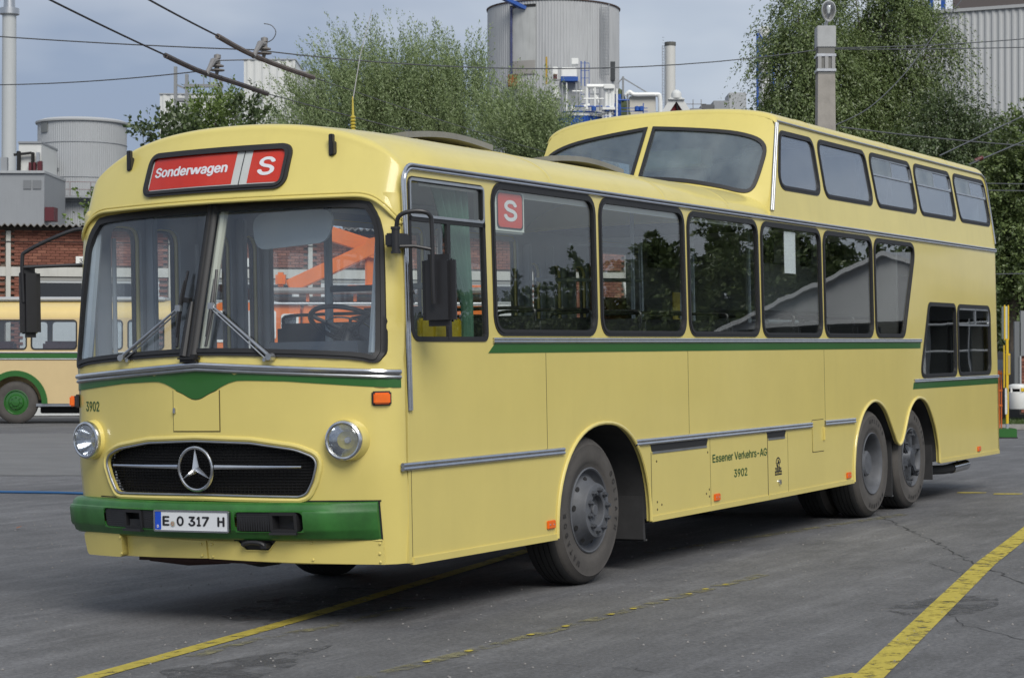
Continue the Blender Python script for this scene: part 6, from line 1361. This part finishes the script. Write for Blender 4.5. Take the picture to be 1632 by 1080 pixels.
# ================================================================ TREES
def leaves(P, D, size, asp, rng, up_bias=.4, O=None):
    n = len(P); s = size*(.6+.8*rng.random(n))[:, None]
    N = rng.normal(size=(n, 3)); N[:, 2] = np.abs(N[:, 2])+up_bias
    if O is not None: N = N*.75+O*1.1
    D = D+rng.normal(size=(n, 3))*.55; D /= np.linalg.norm(D, axis=1)[:, None]
    S = np.cross(D, N); S /= np.linalg.norm(S, axis=1)[:, None]+1e-9
    v = np.stack([P, P+D*s*.5+S*s*asp, P+D*s, P+D*s*.5-S*s*asp], 1).reshape(-1, 3); f = np.arange(4*n).reshape(-1, 4)
    return v, f
def crown_mesh(name, v, f, m, parent):
    me = bpy.data.meshes.new(name); n = len(f); me.vertices.add(len(v)); me.vertices.foreach_set('co', v.astype(np.float32).ravel())
    me.loops.add(4*n); me.loops.foreach_set('vertex_index', f.astype(np.int32).ravel()); me.polygons.add(n); me.polygons.foreach_set('loop_start', np.arange(0, 4*n, 4, dtype=np.int32)); me.polygons.foreach_set('loop_total', np.full(n, 4, dtype=np.int32))
    me.materials.append(m); me.update(); me.validate(); o = bpy.data.objects.new(name, me); COL.objects.link(o); o.parent = parent; return o
BARK = mat('tree_bark', (.09, .075, .06), .95, 0, 0, (8, .3))
def tree(name, label, base, blobs, n, length, droop, m, leaf=.12, asp=.22, per=22, seed=1, group=None, rise=.6, trunk_r=.2, shell=.6, lean=0., wob=.35):
    """blobs: (right, ahead, z, rr, ra, rz) relative to base in the survey directions"""
    rng = np.random.default_rng(seed); t = thing(name, label, 'tree', tuple(base), YAW-PI/2, group)
    W_ = np.array([b[3]*b[4]*b[5] for b in blobs])**.75; W_ /= W_.sum(); V = []; T = MB(); tops = []
    for b, w in zip(blobs, W_):
        k = max(8, int(n*w)); kc = max(4, k//9); u = np.repeat(rng.normal(size=(kc, 3)), 9, 0); k = len(u); u /= np.linalg.norm(u, axis=1)[:, None]; rad = np.repeat((shell+(1-shell)*rng.random(kc))**(1/1.6), 9)
        S = u*rad[:, None]*np.array(b[3:6])+np.array(b[:3])+rng.normal(size=(k, 3))*.20
        D0 = u*.7+np.array([lean, 0, rise])+rng.normal(size=(k, 3))*wob; D0 /= np.linalg.norm(D0, axis=1)[:, None]
        L = length*(.45+.8*rng.random(k)); ts = rng.random((k, per))**.85; ts.sort(axis=1)
        pos = S[:, None, :]+D0[:, None, :]*(L[:, None]*ts)[..., None]; pos[..., 2] -= droop*(L[:, None]*ts**2)
        pos += rng.normal(size=pos.shape)*.045*(1.3-ts)[..., None]*2
        dr = np.repeat(D0[:, None, :], per, 1).copy(); dr[..., 2] -= 2*droop*ts; V.append((pos.reshape(-1, 3), dr.reshape(-1, 3), np.repeat(u[:, None, :], per, 1).reshape(-1, 3)))
        tops.append(b)
    P = np.concatenate([a[0] for a in V]); D = np.concatenate([a[1] for a in V]); O = np.concatenate([a[2] for a in V]); v, f = leaves(P, D/np.linalg.norm(D, axis=1)[:, None], leaf, asp, rng, .4, O)
    cr = crown_mesh('crown', v, f, m, t)
    zc = min(b[2]-b[5] for b in blobs); top = max(b[2] for b in blobs)
    tr = MB(); cx = sum(b[0] for b in blobs)/len(blobs)*.3; tr.tube([(0, 0, 0), (cx*.3, 0, zc*.6), (cx, 0, top*.75), (cx*1.2, 0, top)], [trunk_r, trunk_r*.8, trunk_r*.45, trunk_r*.15], 10); tr.build('trunk', BARK, t)
    rg = random.Random(seed)
    for b in tops:
        for j in range(3):
            e = Vector((b[0]+rg.uniform(-.6, .6)*b[3], b[1]+rg.uniform(-.6, .6)*b[4], b[2]+rg.uniform(-.1, .7)*b[5])); s = Vector((cx*.5, 0, max(zc*.7, 1)+rg.random()*(b[2]-zc)*.4)); md = s.lerp(e, .5)+Vector((0, 0, .3))
            o = MB(); o.tube([s, md, e], [trunk_r*.35, trunk_r*.2, .012], 6); o.build('limb', BARK, t)
    return t
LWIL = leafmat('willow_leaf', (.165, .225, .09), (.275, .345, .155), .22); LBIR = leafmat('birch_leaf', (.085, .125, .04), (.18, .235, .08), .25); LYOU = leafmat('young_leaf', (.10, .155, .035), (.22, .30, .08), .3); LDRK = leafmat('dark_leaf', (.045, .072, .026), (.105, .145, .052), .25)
def tb(px, d): p = site((px-816)/FPX*d, d); p.z = 0; return p
def bl(px, y, d, px0, rw, rh, ra=None, da=0): s = d/FPX; return ((px-px0)*s, da, up(y, d), rw*s, (ra or rw)*s, rh*s)
tree('willow', 'tall feathery grey-green willow at left between the clad tower and silo', tb(560, 84), [bl(548, 200, 84, 560, 34, 56), bl(585, 172, 84, 560, 42, 60), bl(625, 165, 84, 560, 46, 60), bl(500, 245, 84, 560, 36, 36), bl(560, 240, 84, 560, 90, 50)], 1500, 2.6, .06, LWIL, .105, .17, 62, 11, 'willows behind the garage', 1.5, .25, .55, -.45, .18)
tree('willow', 'broad feathery willow in the middle, right of the radio antenna', tb(690, 86), [bl(680, 178, 86, 690, 46, 60), bl(735, 180, 86, 690, 42, 56), bl(690, 225, 86, 690, 85, 55), bl(778, 215, 86, 690, 33, 45)], 1350, 2.6, .06, LWIL, .105, .17, 62, 12, 'willows behind the garage', 1.5, .25, .55, -.45, .18)
tree('willow', 'lower thin willow in front of the large silo', tb(830, 80), [bl(815, 235, 80, 830, 42, 48), bl(855, 238, 80, 830, 38, 44), bl(893, 240, 80, 830, 18, 36), bl(870, 250, 80, 830, 40, 35)], 850, 2.2, .06, LWIL, .10, .17, 54, 13, 'willows behind the garage', 1.6, .2, .55, -.35, .18)
tree('young_tree', 'small bright green tree rising behind the garage at left', tb(340, 70), [bl(350, 205, 70, 340, 26, 30), bl(325, 215, 70, 340, 28, 18), bl(368, 196, 70, 340, 18, 28)], 240, 1.1, .15, LYOU, .13, .26, 20, 14, None, 1.0, .12)
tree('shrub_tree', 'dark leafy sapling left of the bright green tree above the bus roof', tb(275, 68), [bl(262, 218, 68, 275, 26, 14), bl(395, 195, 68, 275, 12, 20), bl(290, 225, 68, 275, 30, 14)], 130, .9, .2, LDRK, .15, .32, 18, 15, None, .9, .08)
tree('climbing_shrub', 'green shrub tip showing between the silo and the bus dome', tb(150, 64), [bl(151, 335, 64, 150, 6, 14)], 30, .4, .2, LYOU, .12, .32, 14, 16, None, .9, .04)
bg = 'birches behind the rear of the bus'
tree('birch', 'tallest weeping birch left of the concrete lamp mast', tb(1290, 64), [bl(1285, 45, 64, 1290, 30, 70), bl(1272, 130, 64, 1290, 34, 56), bl(1312, 120, 64, 1290, 40, 76), bl(1255, 190, 64, 1290, 34, 32), bl(1300, 225, 64, 1290, 56, 46)], 2500, 1.7, .95, LBIR, .085, .24, 46, 21, bg, .1, .22, .55, 0, .25)
tree('birch', 'dense weeping birch directly right of the concrete lamp mast', tb(1410, 66), [bl(1380, 30, 66, 1410, 52, 85), bl(1436, 70, 66, 1410, 54, 75), bl(1370, 150, 66, 1410, 54, 70), bl(1430, 190, 66, 1410, 66, 66), bl(1400, 270, 66, 1410, 84, 50), bl(1472, 70, 66, 1410, 20, 40)], 3500, 1.7, .95, LBIR, .085, .24, 46, 22, bg, .1, .24, .5, 0, .25)
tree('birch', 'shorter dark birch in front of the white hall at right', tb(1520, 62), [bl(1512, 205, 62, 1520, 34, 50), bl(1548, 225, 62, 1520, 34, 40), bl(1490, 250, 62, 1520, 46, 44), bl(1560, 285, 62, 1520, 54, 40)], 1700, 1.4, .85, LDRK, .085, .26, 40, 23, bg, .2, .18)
tree('birch', 'bright bushy tree at the right edge behind the rear corner', tb(1612, 56), [bl(1610, 290, 56, 1612, 34, 45), bl(1650, 260, 56, 1612, 40, 60), bl(1605, 370, 56, 1612, 36, 60), bl(1650, 380, 56, 1612, 50, 70), bl(1600, 450, 56, 1612, 36, 45), bl(1640, 470, 56, 1612, 40, 40)], 1900, .9, .4, LBIR, .10, .30, 30, 24, bg, .6, .16)
tree('birch', 'dark low tree filling the gap behind the rear corner and stop post', tb(1625, 62), [bl(1610, 520, 62, 1625, 40, 60), bl(1660, 540, 62, 1625, 50, 60), bl(1580, 480, 62, 1625, 40, 70)], 1000, .9, .4, LDRK, .11, .30, 28, 25, bg, .6, .14)  # given the darker leaf colour
tree('birch', 'leafy tree seen through the bus past the end of the garage', tb(1060, 72), [bl(1040, 420, 72, 1060, 40, 70), bl(1090, 400, 72, 1060, 50, 90), bl(1150, 420, 72, 1060, 50, 80)], 900, 1.2, .5, LBIR, .13, .28, 26, 26, bg, .5, .16)
# ---- across the yard, out of frame: seen only as reflections in the side windows
for k, (x, y, h, lab) in enumerate(((54, -29, 5.2, 'lowest broad tree across the yard mirrored in the first side window'), (51, -23, 6.3, 'broad tree across the yard mirrored in the second side window'), (50, -19.5, 7.2, 'tall tree across the yard mirrored in the third side window'), (54, -16.5, 8.2, 'tallest tree across the yard mirrored beside the hall gable'), (60, -35, 5.0, 'far tree across the yard mirrored in the driver window'))):
    tree('yard_tree', lab, Vector((x, y, 0)), [(0, 0, h*.62, 3.4, 3.0, h*.33), (1.6, 1, h*.5, 2.2, 2.2, h*.3), (-1.8, .5, h*.48, 2.3, 2.2, h*.3)], 900, 1.2, .4, LBIR, .17, .34, 36, 40+k, 'trees across the yard', .5, .2)
rh = thing('yard_hall', 'pale grey gabled hall across the yard mirrored in the rear side windows', 'hall', (39.5, -10.4, 0), math.radians(-72))
hg = [(-5.5, 0), (5.5, 0), (5.5, 3.0), (0, 4.7), (-5.5, 3.0)]
MB().sheet([hg, [(-5.2, .02), (-1.1, .02), (-1.1, 3.9), (-5.2, 2.95)], [(-.8, .02), (5.2, .02), (5.2, 2.95), (-.8, 2.95)]], lambda x, z, o: (x, o, z), 0, .2).build('gable_wall', mat('hall_wall_grey', (.40, .41, .41), .7, 0, 0, (1, .08)), rh)  # openings shaped to darken the reflections in the rear windows
for sg in (-1, 1):
    t = MB(); t.add([(0, -.4, 4.78), (sg*5.9, -.4, 2.95), (sg*5.9, 12, 2.95), (0, 12, 4.78), (0, -.4, 4.66), (sg*5.9, -.4, 2.83), (sg*5.9, 12, 2.83), (0, 12, 4.66)], [(0, 1, 2, 3), (4, 5, 6, 7), (0, 1, 5, 4), (1, 2, 6, 5), (2, 3, 7, 6)]); t.build('roof_slope', mat('hall_roof_pale', (.50, .51, .51), .6), rh)
    MB().box(sg*5.5-.1, sg*5.5+.1, .2, 12, 0, 3.0).build('side_wall', MATS['hall_wall_grey'], rh)
MB().box(-5.4, 5.4, 3.0, 3.1, 0, 3).build('inner_wall', DARK, rh)  # dark backing that keeps the mirrored openings black
for z in (1.35, 2.05, 2.75): MB().tube([(-5.3, -.3, z), (-1.0, -.3, z+.05)], .03, 8).build('reflection_tube', CLADD, rh)  # tubes added to show as pale wavy lines in the mirrored windows
for x in (-4.4, -2.6): MB().tube([(x, -.34, .3), (x+.1, -.34, 2.9)], .02, 8).build('reflection_tube', CLADD, rh)  # upright tubes added for the same mirrored lines

# ---- loose grit on the tarmac near the camera
gt = MB(); rg = random.Random(9)
for _ in range(900):
    d = 8.5+rg.random()**1.5*14; r = rg.uniform(-.26, .26)*d; p = site(r, d); q = G3(p.x, p.y, .002); s0 = rg.uniform(.004, .011)
    a = rg.random()*6.28; c1, s1_ = math.cos(a)*s0, math.sin(a)*s0
    gt.add([q+Vector((c1, s1_, 0)), q+Vector((-s1_, c1, 0)), q+Vector((-c1, -s1_, 0)), q+Vector((s1_, -c1, 0)), q+Vector((0, 0, s0*.9))], [(0, 1, 4), (1, 2, 4), (2, 3, 4), (3, 0, 4)])
tag(gt.build('grit', mat('grit_stone', (.20, .19, .18), .9, 0, 0, (2, .5)), None, fix=False, flat=True), kind='stuff')
STN = mat('oil_stain', (.035, .034, .034), .55, 0, 0, (4, .3))
def stain(cx, cy, rx, ry, alpha_seed, n=22):
    rg = random.Random(alpha_seed); pts = [(cx+rx*(1+rg.gauss(0, .18))*math.cos(2*PI*k/n), cy+ry*(1+rg.gauss(0, .18))*math.sin(2*PI*k/n)) for k in range(n)]
    pts = catmull(pts, 3, True); ground_patch('oil_stain', pts, OILM, .0025, .3)
OILM = paintmat('soaked_oil', (.082, .082, .084), .52, 3.4)
stain(-4.3, .05, .75, .30, 2); stain(-1.5, 1.2, 1.0, .5, 5); stain(-5.5, 3.8, .8, .35, 9); stain(-.4, -2.6, .6, .3, 4)
